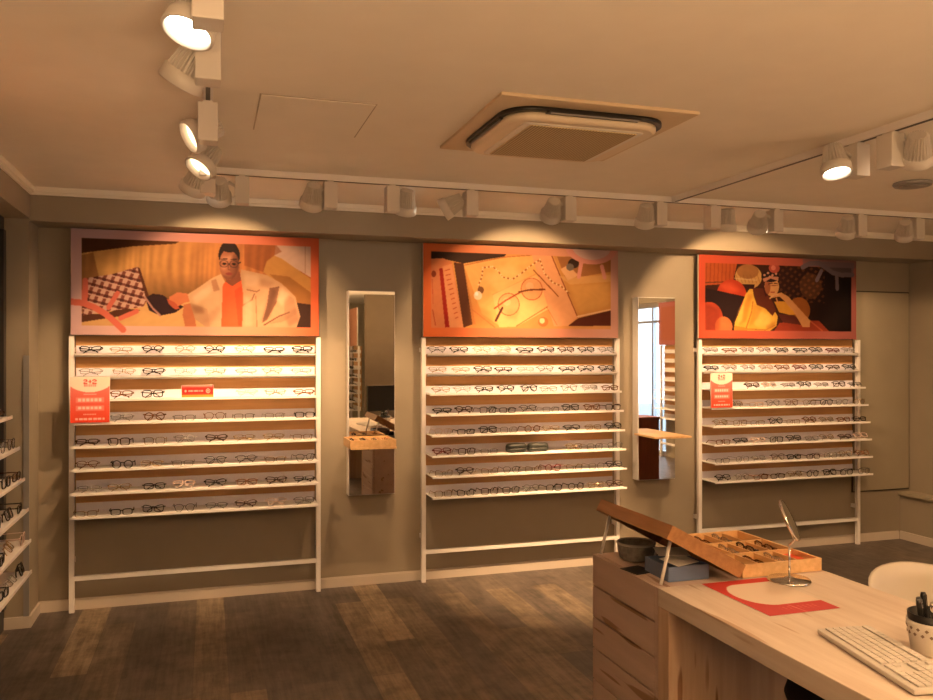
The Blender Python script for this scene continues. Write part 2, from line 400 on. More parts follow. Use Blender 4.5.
spot(3.03, yb, (.11, 0), (3.35, 5.15, .2), 'white ribbed spotlight just right of the junction of the tracks', True, 18, 60)
spot(3.50, yb, (-.12, 0), T(3.90, 1.66), 'white ribbed spotlight above the left half of the yellow sweater poster', True, 46, 86, .35, 100, ht=T(4.08, 1.47))
spot(4.17, yb, (-.085, .01), T(4.65, .9), 'white spotlight above the right half of the yellow sweater poster', True, 14, 60)
spot(4.66, yb, (-.085, .01), T(5.5, 1.2), 'last white spotlight at the right end of the long track', True, 26, 66)
spot(0, 2.03, (-.025, .10), (-.025-.3*3, 2.13-.25*3, 2.45-.92*3), 'nearest glowing white spotlight at the top edge', True, 60, 80)
spot(0, 2.47, (-.045, .05), (-.065-.45*2, 2.5+.4*2, 2.45-.8*2), 'white spotlight seen from behind below the nearest glowing one', True, 30, 70)
spot(0, 3.18, (-.005, .12), (-.005-.8*2, 3.30-.25*2, 2.45-.45*2), 'glowing spotlight turned sideways on the left track', True, 16, 75, dim=True)
spot(0, 3.80, (.0, -.05), (-.5*2, 3.75-.35*2, 2.45-.75*2), 'small glowing spotlight lowest on the left track', True, 20, 75, dim=True)
spot(0, 4.22, (-.05, -.02), (-.7, 5.3, 1.0), 'white ribbed spotlight at the far end of the left track', True, 34, 65)
spot(2.745, 2.94, (-.13, -.01), (2.615-.12, 2.93-.5, .76), 'glowing white spotlight on the right track above the desk', True, 17, 80)
spot(2.745, 2.75, (.06, -.08), (4.3, 4.4, 0), 'white ribbed spotlight seen from behind at the right edge', True, 30, 75)

# lamps of the rest of the shop, behind the viewer, and added ceiling fills
def lamp(x, y, tgt, p, cone=110, z=2.4):
    l = bpy.data.lights.new('shop_lamp', 'SPOT'); l.energy = p; l.spot_size = R(cone); l.spot_blend = .6; l.color = LC; l.shadow_soft_size = .05
    o = bpy.data.objects.new('shop_lamp', l); COL.objects.link(o); o.location = (x, y, z)
    o.rotation_euler = (Vector((x, y, z))-Vector(tgt)).to_track_quat('Z', 'Y').to_euler()
LP = 110
def fill_light(x, y, z, sx, sy, p, up=True):  # unseen upward fill, added only to brighten the ceiling; no lamp fitting there
    l = bpy.data.lights.new('ceiling_fill', 'AREA'); l.shape = 'RECTANGLE'; l.size = sx; l.size_y = sy; l.energy = p; l.color = LC
    o = bpy.data.objects.new('ceiling_fill', l); COL.objects.link(o); o.location = (x, y, z); o.rotation_euler = (PI if up else 0, 0, 0)
fill_light(.2, -1.0, 1.3, 1.4, .6, 125)
fill_light(4.4, -.6, 1.3, 1.2, 1.2, 80)
for x, y, t in ((.0, .6, (-1, .6, .8)), (2.77, .9, (2.0, 1.2, .7)), (4.6, 1.2, (5.8, 1.2, .2)), (4.8, 3.2, (5.0, 3.0, 0)), (.3, -1.5, (-.5, -3.5, .8)), (5.4, -.4, (5.4, -.4, 0)), (1.2, .2, (1.0, .8, 0))):
    lamp(x, y, t, LP if (x, y) not in ((2.77, .9), (1.2, .2)) else 45)

# ---------------------------------------------------------------- painted prints
TINT = np.array([1.0, .88, .68])
class Paint:
    def __init__(s, w, h, nx, ny, k=1.0):
        s.w, s.h, s.nx, s.ny = w, h, nx, ny
        u = (np.arange(nx)+.5)/nx; u = u*k/(1+u*(k-1)); v = (np.arange(ny)+.5)/ny
        s.U, s.V = np.meshgrid(u, v); s.a = np.zeros((ny, nx, 3)); s.asp = w/h
    def put(s, m, c, al=1.0):
        m = m.astype(float)[..., None]*al
        c = np.array(c, float)
        s.a = s.a*(1-m)+c*m
    def poly(s, pts, c, al=1.0):
        s.put(s.inside(pts), c, al)
    def inside(s, pts):
        m = np.zeros(s.U.shape, bool); n = len(pts)
        for i in range(n):
            x0, y0 = pts[i]; x1, y1 = pts[(i+1) % n]
            if y0 == y1: continue
            cond = ((y0 > s.V) != (y1 > s.V)) & (s.U < (x1-x0)*(s.V-y0)/(y1-y0)+x0)
            m ^= cond
        return m
    def ell(s, cx, cy, rx, ry, c, al=1.0, hole=0):
        d = ((s.U-cx)/rx)**2+((s.V-cy)/ry)**2
        s.put((d < 1) & (d > hole), c, al)
    def soft(s, pts, c, al=1.0, k=6, clip=None):
        m = s.inside(pts).astype(float)
        for _ in range(k):
            q = np.pad(m, 1, 'edge'); m = (q[1:-1, 1:-1]+q[:-2, 1:-1]+q[2:, 1:-1]+q[1:-1, :-2]+q[1:-1, 2:])/5
            q = np.pad(m, 2, 'edge'); m = (q[2:-2, 2:-2]+q[:-4, 2:-2]+q[4:, 2:-2]+q[2:-2, :-4]+q[2:-2, 4:])/5
        if clip is not None: m = m*clip
        s.put(m, c, al)
    def line(s, pts, w, c, al=1.0):
        m = np.zeros(s.U.shape, bool)
        X = s.U*s.asp; Y = s.V
        for (x0, y0), (x1, y1) in zip(pts, pts[1:]):
            x0 *= s.asp; x1 *= s.asp
            dx, dy = x1-x0, y1-y0; L = dx*dx+dy*dy+1e-9
            t = np.clip(((X-x0)*dx+(Y-y0)*dy)/L, 0, 1)
            m |= ((X-x0-t*dx)**2+(Y-y0-t*dy)**2) < (w/2)**2
        s.put(m, c, al)
    def blur(s, k=1):
        for _ in range(k):
            p = np.pad(s.a, ((1, 1), (1, 1), (0, 0)), 'edge')
            s.a = (p[1:-1, 1:-1]*2+p[:-2, 1:-1]+p[2:, 1:-1]+p[1:-1, :-2]+p[1:-1, 2:])/6
    def mottle(s, amt, mask=None):
        n = np.zeros(s.U.shape)
        for f in (6, 14, 40):
            ph = rng.rand(4)*6
            n += np.sin(s.U*f*s.asp+ph[0]+2*np.sin(s.V*f*.7+ph[1]))*np.sin(s.V*f+ph[2]+1.5*np.sin(s.U*f*1.3+ph[3]))/3
        n = n*amt
        if mask is not None: n = n*mask
        s.a = s.a*(1+n[..., None])
    def grid(s, name, parent, gain=1.0, z=0.0):
        gain *= .50
        """an upright sheet in local x (0..w), local z (0..h), facing -y"""
        c = np.clip(s.a/255, 0, 1); c = np.where(c <= .04045, c/12.92, ((c+.055)/1.055)**2.4)
        c = np.clip(c/TINT*gain, .002, .88)
        nx, ny = s.nx, s.ny
        X, Z = np.meshgrid(np.linspace(0, s.w, nx+1), np.linspace(s.h, 0, ny+1))
        vs = np.stack([X.ravel(), np.zeros(X.size), Z.ravel()], 1)
        i, j = np.meshgrid(np.arange(nx), np.arange(ny)); b0 = (j*(nx+1)+i).ravel()
        fs = np.stack([b0, b0+nx+1, b0+nx+2, b0+1], 1)
        me = bpy.data.meshes.new(name)
        me.vertices.add(len(vs)); me.vertices.foreach_set('co', vs.ravel())
        me.loops.add(fs.size); me.loops.foreach_set('vertex_index', fs.ravel())
        me.polygons.add(len(fs)); me.polygons.foreach_set('loop_start', np.arange(0, fs.size, 4)); me.polygons.foreach_set('loop_total', np.full(len(fs), 4))
        me.update()
        at = me.color_attributes.new('ink', 'FLOAT_COLOR', 'CORNER')
        cc = np.concatenate([c.reshape(-1, 3), np.ones((nx*ny, 1))], 1); at.data.foreach_set('color', np.repeat(cc, 4, axis=0).ravel())
        me.materials.append(M['print'])
        o = bpy.data.objects.new(name, me); COL.objects.link(o); o.parent = parent
        return o
def lerp(a, b, t): return np.array(a)[None, None]*(1-t[..., None])+np.array(b)[None, None]*t[..., None]

def poster1():
    p = Paint(1.5, .65, 420, 182, 1.088); U, V = p.U, p.V
    fr = lerp((232, 184, 172), (226, 96, 48), np.clip((U-.15)*1.15, 0, 1)); bot = lerp((232, 182, 170), (246, 168, 120), np.clip(U*1.4, 0, 1))
    k = np.clip((V-.6)/.35, 0, 1)*np.clip(1.25-U*1.1, 0, 1); fr = fr*(1-k[..., None])+bot*k[..., None]
    p.a = fr.copy()
    inn = (U > .045) & (U < .968) & (V > .09) & (V < .91)
    keep = p.a.copy()
    p.a = lerp((228, 166, 90), (176, 92, 42), np.clip((U-.1)*1.15, 0, 1))           # sofa back
    fold = np.sin(U*110+3*np.sin(V*5)+4*np.sin(U*17))*np.exp(-((V-.28)/.3)**2)
    fold += .8*np.sin(U*210+6*V+5*np.sin(U*23))*np.exp(-((V-.35)/.2)**2)
    p.a = p.a*(1+.06*fold[..., None])
    p.a = p.a*(1-.35*np.clip((V-.38)/.25, 0, 1)[..., None])
    p.poly([(0, 0), (.5, 0), (.42, .11), (.25, .15), (.045, .23)], (92, 48, 22))
    p.poly([(.045, .25), (.09, .22), (.12, .52), (.045, .6)], (140, 84, 44), .6)
    p.poly([(.04, .78), (.2, .72), (.34, .66), (.6, .62), (.6, 1), (.04, 1)], (226, 168, 100))
    p.poly([(.045, .80), (.14, .80), (.2, .74), (.28, .76), (.2, .82), (.045, .88)], (96, 50, 30))
    # checked cushion
    q = p.inside([(.05, .47), (.17, .42), (.268, .345), (.287, .45), (.31, .65), (.29, .73), (.16, .77), (.046, .82)])
    p.put(q, (222, 170, 140))
    a = U*p.asp*12.5+V*5.0; b = V*13-U*p.asp*3.2
    p.put(q & (((a % 1) < .5) ^ ((b % 1) < .5)) & ((a % 1 < .42) | (b % 1 < .3)), (138, 72, 54))
    p.put(q & ((a % 1) < .5) & ((b % 1) < .35), (92, 42, 36))
    p.poly([(.268, .345), (.278, .36), (.318, .65), (.305, .67)], (96, 46, 26))
    # white wall and leather bolster at the right
    p.poly([(.83, .0), (1, 0), (1, .45), (.87, .26), (.82, .2)], (206, 160, 130))
    p.line([(.945, .09), (.945, .36)], .006, (180, 132, 104))
    p.poly([(.775, .36), (.79, .25), (.818, .19), (.85, .22), (.97, .42), (.97, .68), (.91, .66), (.85, .5)], (196, 132, 62))
    p.poly([(.80, .38), (.88, .40), (.97, .56), (.97, .68), (.91, .66), (.85, .5)], (158, 96, 42), .8)
    p.poly([(.85, .15), (.83, .09), (.7, .09), (.7, .3), (.775, .36), (.79, .25), (.82, .19)], (140, 68, 30), .55)
    p.poly([(.9, .66), (.97, .68), (.97, .91), (.9, .91)], (62, 32, 20))
    # hand and handbag
    p.poly([(.30, .64), (.33, .60), (.37, .61), (.40, .66), (.455, .72), (.42, .78), (.36, .81), (.315, .76)], (52, 26, 28))
    p.line([(.30, .64), (.33, .74), (.36, .81)], .018, (190, 130, 108))
    p.line([(.46, .62), (.5, .7), (.55, .72), (.57, .78), (.54, .83), (.49, .80)], .014, (58, 30, 28))
    p.poly([(.395, .63), (.43, .58), (.50, .60), (.50, .66), (.46, .68), (.43, .72), (.40, .68)], (214, 120, 72))
    p.poly([(.455, .70), (.49, .68), (.505, .91), (.46, .91), (.45, .8)], (206, 116, 70))
    p.poly([(.385, .64), (.42, .68), (.44, .74), (.42, .75), (.395, .70)], (190, 84, 52))
    # coat
    p.poly([(.47, .60), (.52, .52), (.565, .44), (.605, .39), (.62, .46), (.625, .6), (.61, .91), (.54, .91), (.50, .84), (.48, .68)], (218, 164, 114))
    p.poly([(.48, .68), (.55, .74), (.56, .91), (.54, .91), (.50, .84)], (196, 140, 96), .8)
    p.poly([(.565, .46), (.585, .44), (.60, .55), (.575, .57)], (180, 118, 78), .8)
    p.poly([(.685, .34), (.73, .36), (.79, .39), (.85, .47), (.905, .60), (.925, .80), (.91, .91), (.69, .91), (.672, .77), (.68, .5)], (198, 144, 98))
    p.line([(.672, .77), (.69, .70), (.73, .64), (.74, .58)], .012, (140, 92, 60))
    p.line([(.71, .54), (.75, .56), (.76, .54)], .012, (150, 98, 64))
    p.line([(.745, .6), (.75, .91)], .008, (164, 110, 74))
    p.poly([(.80, .52), (.84, .50), (.83, .66), (.79, .84), (.77, .87), (.79, .7)], (120, 72, 46), .85)
    p.poly([(.86, .56), (.90, .62), (.91, .78), (.85, .86), (.80, .88), (.86, .78)], (176, 124, 84), .7)
    p.line([(.78, .89), (.84, .80), (.88, .76)], .014, (128, 80, 52))
    co = p.inside([(.47, .60), (.52, .52), (.565, .44), (.605, .39), (.62, .46), (.625, .6), (.61, .91), (.54, .91), (.50, .84), (.48, .68)]) | p.inside([(.685, .34), (.73, .36), (.79, .39), (.85, .47), (.905, .60), (.925, .80), (.91, .91), (.69, .91), (.672, .77), (.68, .5)])
    for pts, c, al in (([(.49, .62), (.56, .5), (.57, .56), (.5, .7)], (238, 192, 144), .7), ([(.48, .7), (.53, .72), (.54, .78), (.5, .78)], (150, 96, 62), .7),
        ([(.52, .84), (.6, .70), (.6, .76), (.56, .91)], (190, 134, 92), .7), ([(.70, .38), (.76, .40), (.75, .5), (.70, .52)], (214, 164, 118), .8),
        ([(.70, .6), (.73, .66), (.73, .91), (.70, .91)], (218, 168, 122), .7), ([(.85, .50), (.88, .58), (.85, .7), (.83, .64)], (226, 178, 130), .8),
        ([(.81, .52), (.83, .55), (.80, .8), (.77, .86)], (96, 56, 36), .6), ([(.86, .8), (.91, .7), (.92, .85), (.88, .91)], (150, 98, 66), .6), ([(.76, .42), (.82, .46), (.80, .52), (.765, .5)], (160, 108, 72), .5)):
        p.soft(pts, c, al, 3, co)
    # sweater, neck, head
    p.poly([(.612, .50), (.625, .46), (.65, .5), (.685, .42), (.695, .6), (.69, .91), (.606, .91)], (238, 92, 44))
    p.poly([(.66, .55), (.69, .5), (.69, .9), (.675, .9)], (206, 66, 30), .6)
    p.poly([(.620, .36), (.680, .36), (.686, .45), (.65, .51), (.625, .47)], (138, 72, 44))
    p.ell(.638, .205, .043, .135, (44, 24, 18))
    p.ell(.636, .295, .038, .150, (172, 100, 64))
    p.ell(.660, .31, .020, .12, (140, 78, 50), .6)
    p.ell(.638, .125, .033, .05, (44, 24, 18))
    fc = ((U-.636)/.040)**2+((V-.295)/.148)**2 < 1
    p.soft([(.605, .22), (.65, .2), (.65, .26), (.61, .27)], (222, 152, 108), .8, 3, fc); p.soft([(.605, .31), (.628, .31), (.625, .36), (.608, .35)], (216, 140, 98), .8, 2, fc)
    p.soft([(.655, .22), (.69, .22), (.69, .45), (.64, .44), (.66, .36)], (112, 58, 36), .8, 4, fc)
    p.soft([(.60, .40), (.66, .42), (.66, .47), (.61, .47)], (112, 58, 36), .6, 2, fc)
    for cx in (.617, .657): p.ell(cx, .290, .0180, .036, (74, 42, 32), 1, .76)
    p.line([(.634, .29), (.64, .29)], .008, (40, 22, 18)); p.line([(.676, .28), (.684, .27)], .01, (40, 22, 18))
    for cx in (.618, .657): p.ell(cx, .290, .008, .010, (40, 20, 16))
    for cx in (.618, .657): p.line([(cx-.012, .245), (cx+.011, .24)], .009, (58, 30, 20))
    p.line([(.636, .29), (.633, .345), (.641, .348)], .007, (132, 70, 44))
    p.ell(.637, .388, .014, .013, (150, 62, 48))
    p.mottle(.05)
    art = p.a.copy(); p.a = np.where(inn[..., None], art, keep)
    oc = (232, 112, 84)
    p.line([(.0, .69), (.05, .70), (.095, .74), (.14, .80), (.18, .88), (.21, .95)], .06, oc)
    p.line([(.058, .49), (.056, .68)], .055, oc); p.line([(.152, .74), (.188, .60)], .045, oc); p.line([(.20, .84), (.265, .77)], .045, oc)
    p.blur(1); return p
def poster2():
    p = Paint(1.5, .65, 420, 182, 1.079); U, V = p.U, p.V
    def c(x, y): return ((x-18)/905, (y-22-.028*x)/430)
    def P(l): return [c(*q) for q in l]
    p.a = lerp((238, 112, 50), (220, 156, 128), np.clip(U*1.1-.05, 0, 1))
    k = np.clip(1-V*2.2, 0, 1)*np.exp(-((U-.5)/.35)**2); p.a = p.a*(1-.5*k[..., None])+np.array((244, 166, 112))*.5*k[..., None]
    inn = (U > .04) & (U < .963) & (V > .09) & (V < .9); keep = p.a.copy()
    p.a = lerp((232, 150, 66), (222, 150, 84), U)
    p.poly(P([(205, 118), (520, 70), (640, 268), (380, 415), (290, 350)]), (246, 176, 92))
    p.poly(P([(340, 260), (540, 170), (660, 300), (450, 415), (370, 415)]), (250, 186, 108))
    p.line(P([(205, 125), (395, 85), (520, 75)]), .01, (190, 110, 50)); p.line(P([(245, 330), (350, 415)]), .012, (200, 118, 56))
    p.line(P([(450, 412), (600, 318), (630, 410)]), .010, (190, 108, 52)); p.line(P([(340, 262), (540, 165)]), .008, (224, 150, 80))
    p.poly(P([(50, 40), (420, 50), (395, 82), (205, 116), (110, 95), (50, 95)]), (62, 34, 18))
    p.poly(P([(50, 95), (110, 92), (150, 110), (210, 415), (50, 415)]), (226, 128, 74))
    p.poly(P([(92, 140), (108, 138), (140, 410), (120, 412)]), (168, 30, 14))
    p.poly(P([(108, 130), (150, 118), (205, 412), (140, 412)]), (240, 150, 92))
    for i in range(11): p.line(P([(118+i*5, 150+i*22), (140+i*4, 144+i*22)]), .010, (176, 60, 30), .8)
    p.ell(*c(67, 165), .012, .035, (150, 60, 30)); p.line(P([(62, 330), (75, 400)]), .012, (190, 80, 40))
    p.line(P([(60, 190), (64, 300)]), .008, (200, 90, 50))
    p.poly(P([(160, 112), (205, 116), (247, 400), (205, 414)]), (92, 44, 18))
    p.poly(P([(205, 116), (222, 200), (262, 400), (247, 402)]), (190, 112, 52), .7)
    p.poly(P([(520, 66), (612, 66), (735, 372), (690, 415), (625, 415)]), (244, 164, 104))
    p.line(P([(612, 70), (735, 372)]), .012, (150, 78, 36)); p.line(P([(530, 145), (590, 210), (645, 272)]), .012, (150, 78, 30))
    p.line(P([(590, 320), (640, 410)]), .007, (200, 120, 66))
    p.poly(P([(618, 60), (895, 60), (895, 345), (735, 365)]), (214, 142, 66))
    p.poly(P([(640, 80), (895, 80), (895, 150), (680, 190)]), (160, 96, 50), .8)
    p.poly(P([(640, 170), (690, 180), (895, 165), (895, 200), (700, 215)]), (232, 168, 96), .7)
    p.poly(P([(655, 140), (690, 120), (740, 170), (690, 195)]), (236, 170, 110))
    p.ell(*c(716, 112), .028, .055, (58, 36, 24)); p.ell(*c(700, 130), .02, .04, (120, 100, 80))
    p.poly(P([(690, 415), (738, 378), (895, 340), (895, 418)]), (96, 40, 20)); p.line(P([(735, 370), (895, 336)]), .018, (250, 190, 130))
    p.soft(P([(300, 180), (420, 120), (500, 180), (380, 260)]), (255, 204, 120), .5, 8); p.soft(P([(230, 300), (330, 340), (350, 410), (250, 410)]), (206, 122, 58), .5, 7)
    p.soft(P([(700, 220), (880, 210), (880, 320), (740, 350)]), (238, 172, 88), .5, 7); p.soft(P([(400, 330), (470, 330), (450, 380), (400, 370)]), (206, 120, 60), .35, 4)
    # necklace
    ch = [(290, 250), (275, 215), (290, 180), (295, 135), (340, 130), (365, 150), (385, 178), (430, 190), (470, 165), (510, 130), (560, 95), (580, 160), (620, 205), (655, 220), (700, 260)]
    p.line(P(ch), .012, (196, 124, 60), .8)
    for a, b in zip(ch, ch[1:]):
        n = max(2, int(math.hypot(b[0]-a[0], b[1]-a[1])/9))
        for k in range(n):
            x = a[0]+(b[0]-a[0])*k/n; y = a[1]+(b[1]-a[1])*k/n
            p.ell(*c(x, y), .0042, .010, (168, 102, 50) if k % 2 else (250, 204, 140))
    p.ell(*c(285, 240), .016, .04, (140, 84, 40)); p.ell(*c(272, 265), .021, .048, (255, 216, 168)); p.ell(*c(266, 258), .009, .02, (255, 246, 225))
    # spectacles
    for q in ((415, 308), (522, 236)):
        x, y = c(*q); p.ell(x, y, .056, .125, (240, 150, 92), .5); p.ell(x, y, .056, .125, (206, 100, 56), 1, .86); p.ell(x-.01, y-.03, .02, .045, (255, 196, 140), .5)
    p.line(P([(350, 326), (400, 290), (470, 250)]), .018, (170, 80, 36)); p.line(P([(462, 250), (510, 240), (582, 238)]), .018, (130, 60, 28))
    p.line(P([(355, 384), (372, 350), (385, 325)]), .026, (96, 44, 22))
    p.ell(*c(575, 393), .026, .055, (200, 120, 56)); p.ell(*c(570, 388), .014, .03, (255, 216, 150))
    p.mottle(.05)
    art = p.a.copy(); p.a = np.where(inn[..., None], art, keep)
    pk = (236, 150, 122)
    x, y = c(800, 30); d = ((U-x)/.135)**2+((V-y)/.20)**2
    p.put((d < 1) & (V > .0), pk); p.put((d < .55) & (V > .0), (222, 176, 152))
    p.line(P([(752, 110), (740, 178)]), .045, pk); p.line(P([(848, 125), (860, 180)]), .045, pk)
    p.blur(1); return p
def poster3():
    p = Paint(1.5, .65, 420, 182, 1.071); U, V = p.U, p.V
    def c(x, y): return ((x-25)/887, (y-28-.022*x)/465)
    def P(l): return [c(*q) for q in l]
    p.a = lerp((226, 88, 52), (190, 104, 86), np.clip(U*1.1-.05, 0, 1))
    inn = (U > .04) & (U < .968) & (V > .1) & (V < .9); keep = p.a.copy()
    p.a = lerp((66, 30, 18), (26, 12, 10), np.clip((U-.45)*2, 0, 1))
    p.poly(P([(60, 60), (245, 60), (215, 190), (60, 200)]), (196, 88, 38))
    for x in range(70, 230, 22): p.line(P([(x, 70), (x-4, 190)]), .012, (150, 58, 24), .7)
    p.line(P([(60, 185), (180, 180)]), .012, (110, 50, 26))
    tex = (np.sin(U*150+V*60) > .1) & (np.sin(V*75-U*90) > 0) & (U > .5) & (U < .8) & (V > .1) & (V < .55)
    p.put(tex, (112, 60, 30), .8); p.ell(*c(655, 200), .07, .16, (170, 104, 50), .35)
    p.ell(*c(305, 150), .085, .15, (222, 160, 84)); p.ell(*c(300, 120), .07, .09, (150, 84, 40), .6)
    for k in range(7): p.line(P([(235+k*20, 140), (250+k*20, 185)]), .008, (150, 90, 46), .6)
    p.line(P([(225, 160), (350, 170)]), .014, (240, 190, 130), .6)
    p.poly(P([(240, 190), (340, 195), (330, 240), (280, 240)]), (60, 26, 20))
    p.ell(*c(210, 255), .095, .19, (206, 66, 36))
    p.poly(P([(62, 215), (285, 262), (255, 330), (215, 410), (62, 320)]), (42, 20, 18))
    p.ell(*c(85, 385), .085, .20, (188, 66, 34)); p.ell(*c(165, 430), .055, .12, (226, 118, 58))
    p.ell(*c(590, 340), .07, .16, (170, 92, 34))
    p.poly(P([(480, 412), (560, 405), (700, 400), (765, 470), (440, 470)]), (164, 60, 34))
    p.line(P([(650, 400), (720, 460)]), .02, (206, 92, 50))
    p.soft(P([(130, 200), (200, 180), (260, 230), (200, 240)]), (240, 96, 52), .6, 4); p.soft(P([(62, 300), (150, 330), (140, 450), (62, 460)]), (110, 34, 20), .4, 5)
    # person in the yellow sweater
    p.poly(P([(312, 218), (345, 222), (400, 250), (470, 375), (462, 430), (420, 462), (222, 465), (228, 405), (262, 330), (288, 250)]), (240, 178, 62))
    p.poly(P([(225, 425), (300, 440), (295, 465), (222, 465)]), (214, 140, 44)); p.line(P([(292, 440), (322, 350), (330, 290)]), .014, (190, 112, 36))
    p.line(P([(300, 445), (400, 452), (455, 425)]), .012, (196, 120, 38))
    p.poly(P([(328, 215), (390, 215), (430, 270), (460, 340), (440, 372), (400, 330), (352, 310), (335, 260)]), (104, 44, 24))
    p.poly(P([(380, 190), (400, 160), (420, 250), (400, 262)]), (70, 26, 20))
    for pts, cl, al in (([(300, 250), (330, 250), (290, 400), (250, 420)], (206, 128, 40), .7), ([(340, 330), (430, 370), (430, 440), (340, 430)], (252, 206, 96), .7),
        ([(250, 340), (280, 300), (270, 400), (240, 420)], (252, 200, 90), .7), ([(330, 300), (380, 330), (360, 380), (310, 430)], (210, 136, 44), .6), ([(400, 430), (462, 400), (450, 440), (410, 455)], (190, 110, 34), .6)):
        p.soft(P(pts), cl, al, 3)
    p.poly(P([(450, 292), (500, 288), (570, 312), (600, 362), (540, 368), (478, 352)]), (236, 158, 50))
    p.poly(P([(470, 362), (560, 368), (610, 410), (600, 425), (500, 410)]), (96, 40, 28))
    p.ell(*c(436, 205), .046, .118, (240, 168, 96)); p.ell(*c(412, 210), .018, .085, (150, 70, 40), .7)
    p.ell(*c(428, 148), .058, .068, (40, 20, 20)); p.poly(P([(385, 160), (430, 145), (475, 150), (472, 172), (430, 160), (392, 180)]), (214, 140, 100))
    for (x, y) in ((395, 140), (415, 128), (440, 140), (460, 132), (425, 150)): p.ell(*c(x, y), .008, .016, (220, 150, 110))
    p.ell(*c(450, 100), .035, .06, (196, 84, 60)); p.ell(*c(445, 98), .015, .03, (240, 130, 96))
    p.line(P([(418, 190), (440, 186)]), .01, (70, 30, 20)); p.line(P([(450, 186), (468, 188)]), .01, (70, 30, 20))
    p.line(P([(414, 200), (470, 198)]), .008, (150, 80, 46)); p.line(P([(430, 237), (452, 236)]), .012, (170, 60, 44))
    p.poly(P([(425, 272), (450, 248), (490, 238), (530, 262), (600, 340), (652, 400), (650, 438), (610, 438), (560, 350), (510, 290), (480, 262)]), (230, 154, 88))
    p.line(P([(425, 272), (450, 252), (470, 250)]), .02, (244, 176, 110)); p.line(P([(462, 272), (470, 300)]), .02, (226, 146, 80))
    p.mottle(.06)
    art = p.a.copy(); p.a = np.where(inn[..., None], art, keep)
    gr = (128, 104, 100)
    p.poly([(.66, .0), (1, 0), (1, .10), (.66, .10)], gr, .55)
    p.line(P([(610, 92), (650, 70), (700, 66), (740, 92), (780, 122), (830, 134), (890, 132)]), .06, gr)
    p.poly(P([(690, 55), (900, 60), (895, 135), (800, 128), (740, 90)]), gr, .75)
    p.line(P([(716, 110), (690, 166)]), .05, gr); p.line(P([(802, 130), (805, 215)]), .05, gr)
    p.blur(1); return p
DIG2 = ['.###.', '#...#', '....#', '..##.', '.#...', '#....', '#####']; PLUS = ['.....', '..#..', '..#..', '#####', '..#..', '..#..', '.....']
def offer_sign(label, loc, w, h, rz=0, tilt=0):
    p = Paint(w, h, 72, 88); U, V = p.U, p.V
    p.a = lerp((246, 128, 108), (240, 70, 38), np.clip(V*1.2-.2, 0, 1))
    p.put(((U-.5)/.62)**2+((V-.0)/.33)**2 < 1, (255, 226, 190))
    for k, bm in enumerate((DIG2, PLUS, DIG2)):
        sx = .34+k*.115
        for r, row in enumerate(bm):
            for q, ch in enumerate(row):
                if ch == '#': p.put((abs(U-(sx+q*.02)) < .0125) & (abs(V-(.055+r*.0135)) < .009), (226, 62, 48))
    for v0 in (.172, .20): p.put((abs(V-v0) < .009) & (abs(U-.5) < .15) & (np.sin(U*170) > -.5), (226, 92, 72))
    p.put((abs(V-.38) < .012) & (abs(U-.5) < .16), (255, 196, 176), .7)
    for v0 in (.50, .68): p.put((abs(V-v0) < .055) & (abs(U-.5) < .36), (250, 148, 124), .75); p.put((abs(V-v0) < .03) & (abs(U-.5) < .32) & (np.sin(U*60) > -.7), (255, 206, 180))
    p.put((abs(V-.82) < .014) & (abs(U-.5) < .17) & (np.sin(U*150) > -.6), (255, 200, 176))
    p.put((abs(V-.92) < .022) & (abs(U-.5) < .37) & (np.sin(U*52+.3) > -.8), (255, 190, 166))
    p.blur(1)
    t = thing('offer_sign', label, 'sign', loc, rz, 'upright two plus two offer signs'); t.rotation_euler = (tilt, 0, rz)
    o = p.grid('printed_sheet', t, 1.6); o.location = (-w/2, -.0036, 0)
    G().box(-w/2-.002, w/2+.002, -.003, .001, 0, h+.002).obj('backing', M['plastic'], t)
    G().box(-w/2, w/2, -.003, .05, 0, .003).obj('foot', M['plastic'], t)

